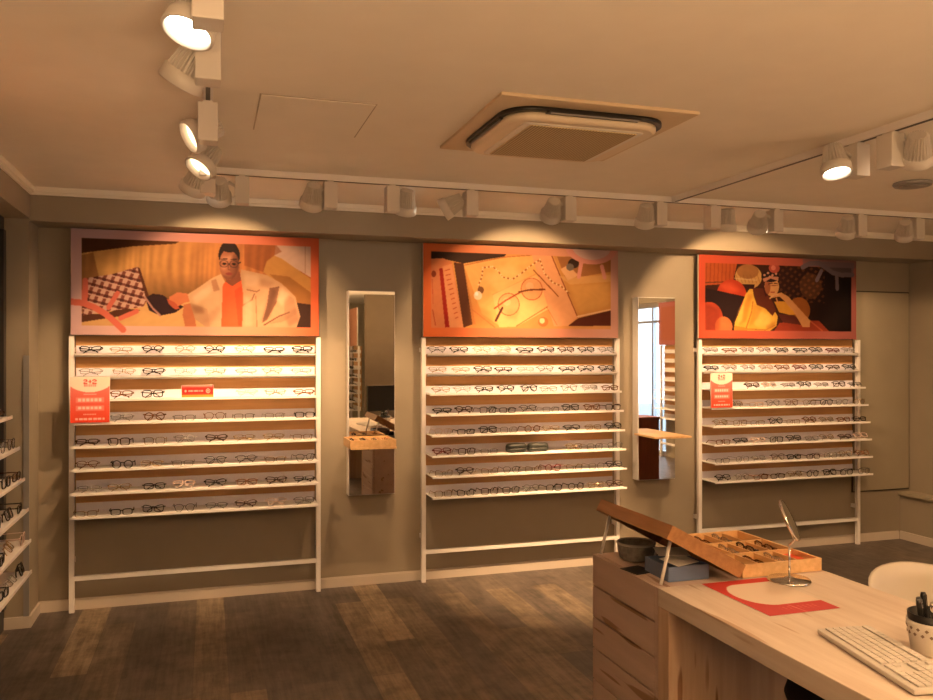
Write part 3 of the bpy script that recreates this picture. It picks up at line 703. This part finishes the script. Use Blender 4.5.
# ---------------------------------------------------------------- eyeglasses
SHAPES = {}
def rim_pts(kind, s, n=28):
    pts = []
    for k in range(n):
        a = 2*PI*k/n; ca, sa = math.cos(a), math.sin(a)
        if kind == 'round': x, z = .0235*ca, .0225*sa
        else:
            e = {'rectangular': .5, 'square': .55, 'cat-eye': .6, 'aviator': .8}[kind]
            x = math.copysign(abs(ca)**e, ca); z = math.copysign(abs(sa)**e, sa)
            if kind == 'rectangular': x *= .026; z *= .0165
            if kind == 'square': x *= .026; z *= .021
            if kind == 'cat-eye': z = z*.019+(.006*x if z > 0 else 0); x *= .026
            if kind == 'aviator': x = x*(.027 if z > 0 else .021); z *= .0225
        pts.append((s*(.033+x), 0, .024+z))
    return pts
def glasses_meshes(kind, thick, folded):
    key = (kind, thick, folded)
    if key in SHAPES: return SHAPES[key]
    r = .0030 if thick else .0017
    out = []
    g = G()
    for s in (-1, 1):
        p = rim_pts(kind, s)
        z0 = min(q[2] for q in p)
        p = [(x, .004*abs(x)*20*abs(x)*8, z-z0+r) for x, y, z in p]
        g.tube(p, r, 6, closed=True)
        zt = max(q[2] for q in p)*.8
        xm = max(abs(q[0]) for q in p)
        g.tube([(s*(xm-.001), .002, zt), (s*(xm+.006), .004, zt), (s*(xm+.009), .010, zt)], r*1.2, 6)
    g.tube([(-.010, .001, zt*.92), (0, -.001, zt), (.010, .001, zt*.92)], r, 6)
    out.append(g)
    L = []
    for s in (-1, 1):
        g = G(); x0 = s*(xm+.009)
        if folded:
            y = .012 if s < 0 else .018
            g.tube([(x0, .010, zt), (x0-s*.004, y, zt), (-s*.012, y+.003, zt*.8), (-s*.036, y+.005, zt*.35), (-s*.043, y+.005, r+.0005)], r*1.1, 6, flat=.9)
        else:
            g.tube([(x0, .010, zt), (x0*.99, .05, zt), (x0*.97, .092, zt*.95), (x0*.95, .115, zt*.5), (x0*.94, .128, r+.0005)], r*1.1, 6, flat=.9)
        L.append(g)
    out.append(L)
    LL = []
    for s in (-1, 1):
        g = G(); p = rim_pts(kind, s); z0 = min(q[2] for q in p)
        p = [Vector((x, .004*abs(x)*20*abs(x)*8, z-z0+r)) for x, y, z in p]
        g.rings([[q+Vector((0, -.0006, 0)) for q in p], [q+Vector((0, .0006, 0)) for q in p]]); LL.append(g)
    out.append(LL)
    def mk(g, nm):
        bmesh.ops.recalc_face_normals(g.b, faces=g.b.faces[:])
        me = bpy.data.meshes.new(nm); g.b.to_mesh(me); g.b.free(); me.materials.append(None); return me
    res = (mk(out[0], 'eyeglasses'), [mk(x, 'temple') for x in L], [mk(x, 'lens') for x in LL])
    SHAPES[key] = res; return res
PROTO = {}
def ordw(i): return ['first', 'second', 'third', 'fourth', 'fifth', 'sixth', 'seventh', 'eighth', 'ninth', 'tenth', 'eleventh', 'twelfth'][i]
def glasses(loc, rz, where, group, kind=None, colr=None, folded=False, rx=0, dark=False):
    kind = kind or random.choice(['round', 'rectangular', 'rectangular', 'square', 'square', 'cat-eye', 'aviator'])
    colr = colr or random.choice(['black']*9+['dark brown']*4+['tortoiseshell']*3+['gold metal']*5+['silver metal']*3+['dark grey']*3+['dark red', 'pale pink'])
    thick = colr not in ('gold metal', 'silver metal', 'dark grey') and kind != 'aviator'
    key = (kind, colr, thick, folded, dark)
    if key not in PROTO:
        fm, tm, lm = glasses_meshes(kind, thick, folded)
        def lk(me, nm, mt, par=None):
            o = bpy.data.objects.new(nm, me); COL.objects.link(o)
            o.material_slots[0].link = 'OBJECT'; o.material_slots[0].material = mt
            if par: o.parent = par
            return o
        r = lk(fm, 'eyeglasses', FR[colr])
        for t in tm: lk(t, 'temple', FR[colr], r)
        for t in lm: lk(t, 'lens', M['lens_dark'] if dark else M['lens'], r)
        PROTO[key] = r; o = r
    else: o = copy_tree(PROTO[key])
    o.location = loc; o.rotation_euler = (rx, 0, rz)
    tag(o, f'{colr} {kind} eyeglasses, {where}', 'eyeglasses', group)
    return o

# ---------------------------------------------------------------- display racks
SH = [1.588, 1.449, 1.311, 1.171, 1.031, .893, .753, .613]
DEP = [.03, .035, .09, .12, .14, .155, .165, .168]       # how far each shelf reaches in front of the posts
def rack(loc, rz, label, poster, pname, plabel, ngl, gname, xr=(0, 1.5), skip=(), w=1.53, pdx=.012):
    t = thing('display_rack', label, 'display rack', loc, rz, 'white eyeglass display racks')
    for x in (0, w-.03):
        G().box(x, x+.03, 0, .03, 0, 1.70, bev=.002).obj('post', M['white'], t)
    for x in (.002, w-.028):
        for z in (.30, 1.60): G().box(x, x+.026, .03, .078, z, z+.03).obj('wall_bracket', M['white'], t)
    G().box(.03, w-.03, .003, .027, .195, .222).obj('cross_bar', M['white'], t)
    G().box(.032, w-.032, .056, .070, .60, 1.70).obj('back_board', M['wood_panel'], t)
    for i, (z, d) in enumerate(zip(SH, DEP)):
        x0, x1 = .033, w-.033
        g = G().box(x0+.004, x1-.004, -d, .056, z-.006, z, bev=.001)
        if i < 2: g.rings([[Vector((x, -d-.004, z+.004)), Vector((x, -d+.018, z-.018)), Vector((x, -d+.021, z-.016)), Vector((x, -d+.002, z+.004))] for x in (x0, x1)], smooth=False)
        else: g.box(x0, x1, -d-.004, -d+.002, z-.011, z+.004, bev=.001)
        g.obj('shelf', M['white'], t)
        G().box(x0+.002, x1-.002, .049, .055, z, z+.052, bev=.001).obj('shelf_back', M['acryl'], t)
    # poster
    p = thing('poster', plabel, 'poster', (0, 0, 0), 0, 'wide posters above the racks')
    p.location = t.location+Matrix.Rotation(rz, 3, 'Z') @ Vector((pdx, -.02, 1.705)); p.rotation_euler = (0, 0, rz)
    G().box(0, 1.5, 0, .018, 0, .65).obj('poster_board', M['plastic'], p)
    if poster is not None:
        o = poster.grid('printed_picture', p); o.location = (0, -.0008, 0)
    else: G().box(0, 1.5, -.002, 0, 0, .65).obj('printed_picture', M['postplain'], p)
    mt = Matrix.Rotation(rz, 3, 'Z')
    for i, (z, d) in enumerate(zip(SH, DEP)):
        for k in range(ngl):
            x = .033+(k+.5)*(w-.066)/ngl
            if not (xr[0] <= x <= xr[1]) or (i, k) in skip: continue
            x += random.uniform(-.010, .010)*(8/ngl)
            fold = i < 3 or random.random() < (.75 if i > 5 and ngl == 8 else .4)
            a = random.uniform(-.12, .12) if fold else random.uniform(-.16, .16)
            if ngl > 8: a *= .45
            y = -d+.010+abs(a)*.05
            tl = (-.75 if i < 2 or random.random() < .6 else -.3) if fold else 0
            L = Vector(loc)+mt @ Vector((x, y, z+.0008+.0232*math.sin(-tl)))
            wh = f'{ordw(k)} from left on {ordw(i)} shelf down {gname}'
            glasses(L, rz+a, wh, 'eyeglasses on the shelves '+gname, folded=fold, rx=tl)
    return t
sk1 = {(2, 0), (3, 0), (2, 3), (2, 4)}
rack((-.812, 5.50, 0), 0, 'wide white shelf rack under the poster of a person on a sofa', poster1(), '', 'wide poster of a person in a beige coat on a tan sofa', 8, 'under sofa poster', skip=sk1, pdx=.015)
rack((1.413, 5.50, 0), 0, 'white shelf rack under the poster of spectacles and a necklace', poster2(), '', 'wide orange poster of spectacles, books and a pearl necklace', 9, 'under necklace poster', skip={(5, 3), (5, 4), (5, 5)}, pdx=.005)
rack((3.625, 5.50, 0), 0, 'white shelf rack under the poster of a person in yellow', poster3(), '', 'wide dark poster of a person in a yellow sweater', 9, 'under yellow sweater poster', skip={(2, 0), (3, 0), (2, 1)}, w=1.55, pdx=-.013)
rack((-.93, 2.62, 0), PI/2, 'white shelf rack cut off by the left edge of the view', None, '', 'orange poster above the rack on the left wall', 8, 'of left-edge rack', xr=(.78, 1.5))
# two racks deeper in the shop, seen only in the wall mirrors
def far_rack(loc, rz, label, plabel, w, po, gn):
    t = thing('display_rack', label, 'display rack', loc, rz, 'white eyeglass display racks')
    for x in (0, w-.03): G().box(x, x+.03, 0, .03, 0, 1.7).obj('post', M['white'], t)
    G().box(.032, w-.032, .056, .07, .6, 1.7).obj('back_board', M['wood_panel'], t)
    G().box(.03, w-.03, .003, .027, .195, .222).obj('cross_bar', M['white'], t)
    for i, (z, d) in enumerate(zip(SH, DEP)): G().box(.033, w-.033, -d, .056, z-.008, z).box(.033, w-.033, .049, .055, z, z+.05).obj('shelf', M['white'], t)
    p = thing('poster', plabel, 'poster', tuple(Vector(loc)+Matrix.Rotation(rz, 3, 'Z') @ Vector((0, -.02, 1.705))), rz, 'wide posters above the racks')
    G().box(0, w, 0, .018, 0, .65).obj('poster_board', M['plastic'], p)
    if po: o = po.grid('printed_picture', p); o.location = (0, -.0008, 0)
    else: G().box(0, w, -.002, 0, 0, .65).obj('printed_picture', M['postplain'], p)
    for i in range(8):
        for k in range(4):
            L = Vector(loc)+Matrix.Rotation(rz, 3, 'Z') @ Vector((.13+k*.16, -DEP[i]+.012, SH[i]+.0008))
            glasses(L, rz, f'{ordw(k)} along the {ordw(i)} shelf down, {gn}', 'eyeglasses on the racks in the mirrors', colr='black', folded=i < 3)
p4 = Paint(1.4, .65, 120, 56); p4.a = lerp((232, 110, 90), (214, 130, 110), p4.U); q = (p4.U > .05) & (p4.U < .95) & (p4.V > .1) & (p4.V < .9)
p4.put(q, (214, 120, 84)); p4.ell(.28, .55, .10, .30, (44, 22, 18)); p4.ell(.28, .62, .055, .2, (170, 100, 70)); p4.ell(.28, 1.0, .17, .25, (190, 70, 50))
p4.a = np.where(q[..., None] | (p4.V > .9)[..., None] & (p4.V < .9)[..., None], p4.a, lerp((232, 110, 90), (214, 130, 110), p4.U))
far_rack((6.62, 1.30, 0), -PI/2, 'rack beside the shop window reflected in the right mirror', 'poster above the rack reflected in the right mirror', 1.4, p4, 'right mirror reflection')
far_rack((2.42, -2.75, 0), -PI/2, 'rack deep in the shop reflected in the left mirror', 'orange poster reflected in the left mirror', .8, None, 'left mirror reflection')

offer_sign('larger red two plus two offer sign on the left rack', (-.676, 5.372, 1.1757), .216, .272, 0, -.02)
offer_sign('smaller red two plus two offer sign on the right rack', (3.742, 5.372, 1.1757), .19, .262, 0, -.02)
def small_sign():
    p = Paint(.19, .075, 90, 40); U, V = p.U, p.V
    p.a = lerp((226, 70, 52), (226, 70, 52), U); p.put(V > .8, (236, 160, 60)); p.put((V < .16), (240, 130, 110))
    p.put((abs(V-.48) < .22) & (abs(U-.5) < .46), (206, 48, 40))
    p.put((abs(V-.48) < .08) & (abs(U-.44) < .24) & (np.sin(U*150) > -.4), (255, 200, 170))
    p.ell(.12, .48, .035, .1, (255, 200, 170)); p.ell(.83, .48, .07, .2, (250, 190, 160)); p.ell(.83, .48, .045, .13, (226, 80, 60)); p.ell(.83, .48, .02, .06, (255, 220, 200))
    p.blur(1)
    t = thing('shelf_sign', 'small red landscape sign standing on the third shelf of the left rack', 'sign', (-.062, 5.43, 1.3115))
    o = p.grid('printed_sheet', t, 1.2); o.location = (-.095, -.0036, .004)
    G().box(-.097, .097, -.003, .001, 0, .081).obj('backing', M['plastic'], t); G().box(-.09, .09, 0, .04, 0, .003).obj('foot', M['plastic'], t)
small_sign()
for k, x in enumerate((2.075, 2.238)):
    t = thing('glasses_case', ('left', 'right')[k]+' one of two dark oval glasses cases on the sixth shelf down', 'glasses case', (x, 5.40, .8934), 0, 'dark glasses cases on the middle rack')
    rr = []
    for f, z in ((.80, 0), (.95, .006), (1, .018), (1, .028)): rr.append([Vector((q[0]*f, q[1]*f, z)) for q in rrect(-.078, .078, -.035, .035, .034)])
    G().rings(rr).obj('case_body', M['case'], t)
    rr = []
    for f, z in ((1, .0285), (1, .040), (.95, .054), (.80, .060)): rr.append([Vector((q[0]*f, q[1]*f, z)) for q in rrect(-.078, .078, -.035, .035, .034)])
    G().rings(rr).obj('case_lid', M['case'], t)

# ---------------------------------------------------------------- wall mirrors
def wall_mirror(x0, label, sl):
    w = .32
    t = thing('wall_mirror', label, 'mirror', (x0, YB, .63), 0, 'tall narrow wall mirrors')
    G().box(0, w, -.082, 0, 0, 1.385, bev=.002).obj('mirror_cabinet', M['white'], t)
    G().box(.004, w-.004, -.088, -.081, .004, 1.381).obj('mirror_glass', M['mirror'], t)
    s = thing('mirror_shelf', sl, 'shelf', (x0, YB, .975), 0, 'small shelves on the mirrors')
    G().box(-.035, .262, -.40, -.089, 0, .014, bev=.002).obj('shelf_board', M['tray'], s)
    return t
wall_mirror(.903, 'tall narrow wall mirror between sofa poster rack and middle rack', 'small wooden shelf on the left mirror holding a tray')
wall_mirror(3.094, 'tall narrow wall mirror reflecting the bright shop window', 'empty small wooden shelf on the mirror reflecting the window')
def tray(loc, w, d, h, nc, nr, label, mat, rz=0):
    t = thing('display_tray', label, 'tray', loc, rz)
    th = .011
    G().box(th, w-th, th, d-th, .0, .006).obj('tray_bottom', M['tray'], t)
    g = G(); g.box(0, w, 0, th, 0, h, bev=.001).box(0, w, d-th, d, 0, h, bev=.001).box(0, th, th, d-th, 0, h, bev=.001).box(w-th, w, th, d-th, 0, h, bev=.001)
    g.obj('tray_rim', mat, t)
    for i in range(1, nc): G().box(i*w/nc-.003, i*w/nc+.003, th, d-th, .006, h-.006).obj('divider', mat, t)
    for j in range(1, nr): G().box(th, w-th, j*d/nr-.004, j*d/nr+.004, .006, h-.003).obj('divider', mat, t)
    return t
tray((.862, 5.185, .9895), .30, .27, .045, 4, 1, 'orange wooden tray on the shelf of the left mirror', M['tray'])
for i in range(4):
    glasses((.862+.0375+i*.075, 5.185+.128, .997), PI/2, f'lying in compartment {i+1} of the tray below the left mirror', 'eyeglasses in the mirror tray', kind='rectangular', folded=True)

# ---------------------------------------------------------------- desk, cabinet
DT = .76
dk = thing('desk', 'pale limed oak desk with red paper, keyboard and small mirror on it', 'desk', (1.53, .6, 0))
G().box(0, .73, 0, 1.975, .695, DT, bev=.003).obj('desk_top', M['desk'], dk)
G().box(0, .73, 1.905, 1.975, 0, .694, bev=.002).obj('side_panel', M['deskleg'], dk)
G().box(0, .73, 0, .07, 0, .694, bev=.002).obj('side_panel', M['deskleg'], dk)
cb = thing('drawer_cabinet', 'low oak drawer cabinet at the far end of the desk', 'cabinet', (1.53, 2.578, 0))
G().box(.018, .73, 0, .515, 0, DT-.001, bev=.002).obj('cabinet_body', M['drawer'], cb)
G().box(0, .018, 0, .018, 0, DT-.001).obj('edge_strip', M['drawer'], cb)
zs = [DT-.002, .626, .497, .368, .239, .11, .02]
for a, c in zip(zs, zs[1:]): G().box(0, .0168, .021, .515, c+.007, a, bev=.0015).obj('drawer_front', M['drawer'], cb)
G().box(.0172, .0185, .021, .515, .02, DT-.004).obj('drawer_gap_shade', plain('gap_shade_brown', (.05, .03, .018), .8), cb)  # dark sheet put in to stand for the shade between drawer fronts
pd = thing('display_pedestal', 'brown pedestal reflected at the lower left of the right mirror', 'pedestal', (4.30, 2.95, 0))
G().box(0, .31, 0, .3, 0, .88, bev=.004).obj('pedestal_body', M['brownp'], pd); G().box(-.01, .32, -.01, .31, .88, .905, bev=.003).obj('pedestal_top', M['brownp'], pd)
# propped lid
lid = thing('propped_lid', 'tilted brown wooden lid propped on two white rods over the cabinet', 'lid', (1.578, 2.555, DT))
ang = math.atan2(.165, .305); Lw = math.hypot(.165, .305)
mt = Matrix.Translation((0, 0, .222)) @ Matrix.Rotation(ang, 4, 'Y')
G().box(0, Lw, 0, .555, -.014, 0, mat=mt).obj('lid_board', M['traylid'], lid)
g = G(); g.box(0, .014, 0, .555, -.052, -.013, mat=mt).box(Lw-.014, Lw, 0, .555, -.052, -.013, mat=mt).box(.014, Lw-.014, 0, .014, -.052, -.013, mat=mt).box(.014, Lw-.014, .541, .555, -.052, -.013, mat=mt)
g.obj('lid_rim', M['traylid'], lid)
G().box(.014, Lw-.014, .014, .541, -.022, -.015, mat=mt).obj('lid_lining', M['grey'], lid)
for y0 in (.045, .515):
    G().tube([(-.022, y0, 0.001), (.020, y0, .168)], .0065, 12).obj('support_rod', M['white'], lid)
tr = tray((1.892, 2.585, DT+.0005), .356, .52, .048, 4, 3, 'open wooden tray of eyeglasses in compartments on the cabinet', M['tray'])
cw, cd = .356/4, .52/3
for j in range(3):
    for i in range(4):
        if (j, i) in ((0, 3), (2, 3)): continue
        glasses((1.892+(i+.5)*cw-.022, 2.585+(j+.5)*cd, DT+.0075), PI/2+random.uniform(-.06, .06)+PI, f'{ordw(i)} from left in the {ordw(j)} row of the open tray', 'eyeglasses in the open tray', kind=random.choice(['rectangular', 'square']), folded=True, colr=random.choice(['black', 'tortoiseshell', 'silver metal', 'dark brown']))
c = thing('tray_card', 'small orange card lying in a corner compartment of the tray', 'card', (1.892+3.5*cw, 2.585+.5*cd, DT+.0072))
G().box(-cw/2+.010, cw/2-.014, -cd/2+.014, cd/2-.010, 0, .022, bev=.001).obj('card_stack', M['orange'], c)
G().box(-cw/2+.016, cw/2-.020, -cd/2+.03, -cd/2+.036, .022, .0225).obj('print_line', M['paper'], c)
# under the lid
bo = thing('storage_bowl', 'dark grey rounded bowl on the cabinet under the lid', 'bowl', (1.655, 2.955, DT))
G().lathe([(.052, 0), (.066, .010), (.074, .035), (.076, .068), (.071, .068), (.068, .036), (.058, .014), (.02, .010)], 36, cap1=True).obj('bowl_body', M['bowl'], bo)
G().lathe([(.078, .064), (.079, .070), (.073, .073), (.070, .068)], 36, cap0=False, cap1=False).obj('bowl_rim', plain('bowl_rim', (.35, .33, .30), .6), bo)
bx = thing('storage_box', 'open blue plastic box on the cabinet behind the near rod', 'box', (1.60, 2.62, DT))
g = G(); a = (0, .24, 0, .17, .058)
g.box(0, .17, 0, .006, 0, .055, bev=.001).box(0, .17, .164, .17, 0, .055, bev=.001).box(0, .006, .006, .164, 0, .055, bev=.001).box(.164, .17, .006, .164, 0, .055, bev=.001)
g.obj('box_sides', M['blue'], bx); G().box(.006, .164, .006, .164, 0, .005).obj('box_bottom', M['blue'], bx)
for k, (dx, dy, rz, z) in enumerate(((.075, .05, .35, .064), (.08, .11, -.3, .082))):
    mt = Matrix.Rotation(rz, 4, 'Z') @ Matrix.Rotation(.12, 4, 'X')
    tag(G().box(-.06, .06, -.045, .045, -.0008, .0008, mat=mt).obj('paper_sheet', M['paper'], None, (1.60+dx, 2.62+dy, DT+z)), ('white folded paper leaning on the blue box near the rod', 'second paper lying in the blue box under the lid')[k], 'paper')
tag(G().box(-.045, .045, -.03, .03, 0, .038, bev=.012).obj('soft_pouch', M['blackfab'], None, (1.75, 2.86, DT)), 'black soft pouch behind the blue box under the lid', 'pouch')
tag(G().box(-.045, .045, -.05, .05, 0, .003, bev=.001).obj('black_tablet', M['black'], None, (1.575, 2.80, DT+.0005), (0, 0, .2)), 'small flat black card between bowl and blue box', 'card')

# mat of paper
def desk_paper():
    p = Paint(.275, .38, 100, 138); U, V = p.U, p.V
    p.a = lerp((206, 62, 46), (204, 82, 74), V)
    cap = (V > .12) & (V < .76) & (U > .40)
    cap |= ((U-.40)/.31)**2+((V-.44)/.32)**2 < 1
    p.put(cap, (236, 206, 170))
    p.put((abs(V-.86) < .05) & (U > .3) & (U < .8) & (np.sin(U*90) > 0) & (np.sin(V*160) > 0), (246, 140, 110), .5)
    p.put((abs(U-.5-.2*(V-.86)) < .006) & (V > .78), (250, 170, 140), .8)
    p.blur(1)
    t = thing('paper_mat', 'red paper sheet with a rounded cream shape lying on the desk', 'paper', (1.70, 2.185, DT+.0008))
    G().box(0, .275, 0, .378, 0, .0008).obj('paper_back', M['paper'], t)
    o = p.grid('printed_sheet', t, 1.6); o.rotation_euler = (-PI/2, 0, 0); o.location = (0, -.001, .0012)
    return t
desk_paper()
# the sheet is upright by default: lay it flat on the desk
# table mirror
tm = thing('table_mirror', 'round chrome table mirror on a stem standing on the desk', 'mirror', (2.03, 2.50, DT+.0022))
G().lathe([(.076, 0), (.077, .004), (.072, .009), (.02, .013), (.008, .018)], 48).obj('mirror_base', M['chrome'], tm)
G().tube([(0, 0, .01), (0, 0, .135)], .0042, 12).obj('mirror_stem', M['chrome'], tm)
n = Vector((.66, -.62, .42)).normalized(); rot = n.to_track_quat('Z', 'Y').to_matrix().to_4x4()
mt = Matrix.Translation((0, 0, .222)) @ rot
fm = G().lathe([(.060, -.007), (.076, -.006), (.080, 0), (.076, .006), (.0745, .005)], 48, mt, cap1=False).obj('mirror_frame', M['chrome'], tm)
G().lathe([(.0745, .0), (.074, .0045)], 48, mt).obj('mirror_glass', M['mirror'], fm)
G().tube([(0, 0, .13), (0.012, -.012, .150), tuple(mt @ Vector((0, .0, -.006)))], .005, 10).obj('swivel_joint', M['chrome'], tm)
# keyboard
kd = Vector((-.20, -.98, 0)).normalized(); kr = math.atan2(kd.y, kd.x)
kb = thing('keyboard', 'pale cream computer keyboard lying on the desk', 'keyboard', (1.727, 2.005, DT+.0005), kr)
# local +x runs along the keyboard towards the viewer, +y across it
mtk = Matrix.Rotation(R(1.8), 4, 'X')
G().box(0, .445, 0, .165, .003, .017, bev=.004, mat=mtk).obj('keyboard_case', plain('keyboard_shell', (.56, .53, .50), .5), kb)
G().box(.02, .05, .02, .14, 0, .004).box(.39, .42, .02, .14, 0, .004).obj('rubber_foot', M['black'], kb)
key = plain('key_cap', (.56, .53, .50), .5)
nk = 0
for rI, (y, n_, x1) in enumerate(((.028, 8, .285), (.049, 14, .285), (.070, 14, .285), (.091, 15, .285), (.112, 15, .285), (.142, 13, .285))):
    kw = (x1-.012)/n_; g = G()
    for k in range(n_): g.box(.012+k*kw+.001, .012+(k+1)*kw-.001, y-.009, y+.009, .017, .0225, bev=.0015, mat=mtk)
    g.box(.296, .310, y-.009, y+.009, .017, .0225, mat=mtk) if rI in (0, 1, 5) else None
    for k in range(4):
        if rI < 5: g.box(.352+k*.021, .371+k*.021, y-.009, y+.009, .017, .0225, bev=.0015, mat=mtk)
    for k in range(3):
        if rI in (0, 3, 4): g.box(.2965+k*.0175, .3125+k*.0175, y-.009, y+.009, .0171, .0226, bev=.0015, mat=mtk)
    g.obj('key_row', key, kb)
# pen cup
pc = thing('pen_cup', 'white lace patterned pen cup at the right edge of the desk', 'cup', (1.93, 1.785, DT+.0005)); pc.scale = (1.2, 1.2, 1.12)
G().lathe([(.040, 0), (.046, .004), (.056, .075), (.057, .082), (.053, .082), (.044, .01)], 40).obj('cup_body', M['plastic'], pc)
g = G()
for k in range(18):
    a = 2*PI*k/18
    for z, r in ((.052, .0528), (.066, .0548)):
        aa = a+(PI/18 if z > .06 else 0)
        m4 = Matrix.Translation((r*math.cos(aa), r*math.sin(aa), z)) @ Matrix.Rotation(aa, 4, 'Z') @ Matrix.Rotation(PI/4, 4, 'X')
        g.box(-.001, .0012, -.0032, .0032, -.0032, .0032, mat=m4)
g.obj('lace_pattern', plain('lace_hole', (.22, .16, .12), .7), pc)
G().lathe([(.046, .012), (.0515, .075), (.054, .100), (.051, .100), (.043, .02)], 32).obj('inner_cup', M['black'], pc)
pens = [(-.024, .012, .125, -.45, .1, 'black', 'thick black marker leaning out at the left of the cup'), (-.012, .02, .125, -.35, -.05, 'black', 'short black pen at the back of the cup'), (.012, -.012, .14, .1, .05, 'chrome', 'silver ballpoint pen in the pen cup'), (-.014, -.02, .12, -.25, .12, 'chrome', 'silver pen cap at the front of the cup'), (.025, .01, .16, .2, 0, 'seatw', 'tall brown pencil in the pen cup'), (.005, .03, .13, .0, -.2, 'black', 'black felt pen beside the brown pencil')]
for dx, dy, L, ax, ay, mm, lb in pens:
    t = thing('pen', lb, 'pen', (1.93+dx*.8, 1.785+dy*.8, DT+.03), 0, 'pens in the cup'); t.rotation_euler = (ay*.5, ax*.5, 0)
    G().lathe([(.003, 0), (.0085, .008), (.0085, L-.01), (.006, L)], 12).obj('barrel', M[mm], t)
    G().box(-.0015, .0015, -.011, -.008, L-.045, L-.005).obj('clip', M['chrome'], t)

# chairs
ch = thing('shell_chair', 'white plastic shell armchair behind the desk at the right', 'chair', (2.675, 2.42, -.05), R(-8))
rr = []; N = 36
prof = [(0, .425), (.10, .425), (.17, .435), (.215, .475), (.235, .54), (.25, .62), (.262, None)]
def rimh(a):
    # a = 0 at the back (+y)
    c = .5+.5*math.cos(a); return .625+.165*(c**1.1) if c > .12 else .46+.165*c/.12*1.05
outer = []
for r, z in prof[1:]:
    ring = []
    for k in range(N):
        a = 2*PI*k/N; hgt = rimh(a)
        zz = hgt if z is None else min(z, hgt-.02) if z < .5 else .475+(z-.475)/(.66-.475)*(hgt-.475-.01)
        ring.append(Vector((r*math.sin(a)*1.03, r*math.cos(a)*.95, zz)))
    outer.append(ring)
inner = [[Vector((p.x*.95, p.y*.95, p.z+.012 if i < len(outer)-1 else p.z-.004)) for p in ring] for i, ring in enumerate(outer)][::-1]
G().rings(outer+inner).obj('seat_shell', plain('shell_white', (.60, .56, .50), .4, var=.02), ch)
for sx, sy in ((-1, -1), (1, -1), (-1, 1), (1, 1)):
    G().tube([(sx*.09, sy*.09, .428), (sx*.2, sy*.2, .05)], [.014, .010], 12).obj('leg', M['tray'], ch)
st = thing('office_stool', 'black round cushioned seat under the desk', 'stool', (1.98, 2.14, 0))
G().lathe([(.15, .44), (.195, .455), (.205, .48), (.195, .51), (.14, .525), (.05, .528)], 40).obj('seat_cushion', M['blackfab'], st)
G().tube([(0, 0, .06), (0, 0, .44)], .022, 16).obj('gas_column', M['chrome'], st)
for k in range(5):
    a = 2*PI*k/5; G().tube([(0, 0, .09), (.13*math.cos(a), .13*math.sin(a), .075), (.24*math.cos(a), .24*math.sin(a), .055)], .014, 8).obj('base_arm', M['black'], st)
    G().lathe([(.018, -.012), (.024, -.008), (.024, .008), (.018, .012)], 16, Matrix.Translation((.24*math.cos(a), .24*math.sin(a), .0245)) @ Matrix.Rotation(PI/2, 4, 'X')).obj('caster', M['black'], st)
ws = thing('wooden_stool', 'dark wooden stool reflected in the left mirror', 'stool', (1.62, 1.55, 0))
ws.location = (1.22, 1.75, 0)
G().lathe([(.15, .44), (.165, .45), (.165, .468), (.155, .475)], 32).obj('seat', M['seatw'], ws)
for sx, sy in ((-1, -1), (1, -1), (-1, 1), (1, 1)): G().tube([(sx*.08, sy*.08, .445), (sx*.15, sy*.15, 0)], .014, 10).obj('leg', M['seatw'], ws)
G().tube([(-.118, -.118, .2), (.118, -.118, .2)], .009, 8).obj('rung', M['seatw'], ws); G().tube([(-.118, .118, .2), (.118, .118, .2)], .009, 8).obj('rung', M['seatw'], ws)
# monitor, seen from behind in the mirror
mo = thing('monitor', 'black monitor on the desk reflected in the left mirror', 'monitor', (2.10, .84, DT))
G().box(-.11, .11, -.08, .08, 0, .01, bev=.003).obj('monitor_base', M['black'], mo)
G().box(-.02, .02, -.012, .012, .01, .18).obj('monitor_neck', M['black'], mo)
G().box(-.24, .24, -.015, .02, .10, .42, bev=.006).obj('monitor_screen', M['black'], mo); mo.rotation_euler = (0, 0, R(-25))

# ---------------------------------------------------------------- world, camera, view
w = bpy.data.worlds.new('world'); SC.world = w; w.use_nodes = True
nt = w.node_tree; bg = nt.nodes['Background']
sky = nt.nodes.new('ShaderNodeTexSky'); sky.sky_type = 'HOSEK_WILKIE'; sky.turbidity = 6; sky.sun_direction = (.4, -.5, .6)
mxn = nt.nodes.new('ShaderNodeMix'); mxn.data_type = 'RGBA'; mxn.inputs[0].default_value = .6; mxn.inputs[7].default_value = (.72, .86, 1, 1)
nt.links.new(sky.outputs[0], mxn.inputs[6]); nt.links.new(mxn.outputs[2], bg.inputs[0]); bg.inputs[1].default_value = 5
cam = bpy.data.cameras.new('camera'); co = bpy.data.objects.new('camera', cam); COL.objects.link(co)
co.location = (0, 0, 1.6); co.rotation_euler = (R(90), 0, R(-17.54))
cam.sensor_width = 36; cam.lens = 818/933*36; cam.shift_y = 2/933; cam.clip_start = .05
SC.camera = co
SC.view_settings.view_transform = 'Standard'; SC.view_settings.look = 'None'; SC.view_settings.gamma = 1; SC.view_settings.exposure = 0.9
SC.cycles.use_denoising = True; SC.cycles.max_bounces = 10; SC.cycles.diffuse_bounces = 6; SC.cycles.glossy_bounces = 5
SC.cycles.transparent_max_bounces = 12; SC.cycles.sample_clamp_indirect = 6; SC.cycles.caustics_reflective = False; SC.cycles.caustics_refractive = False
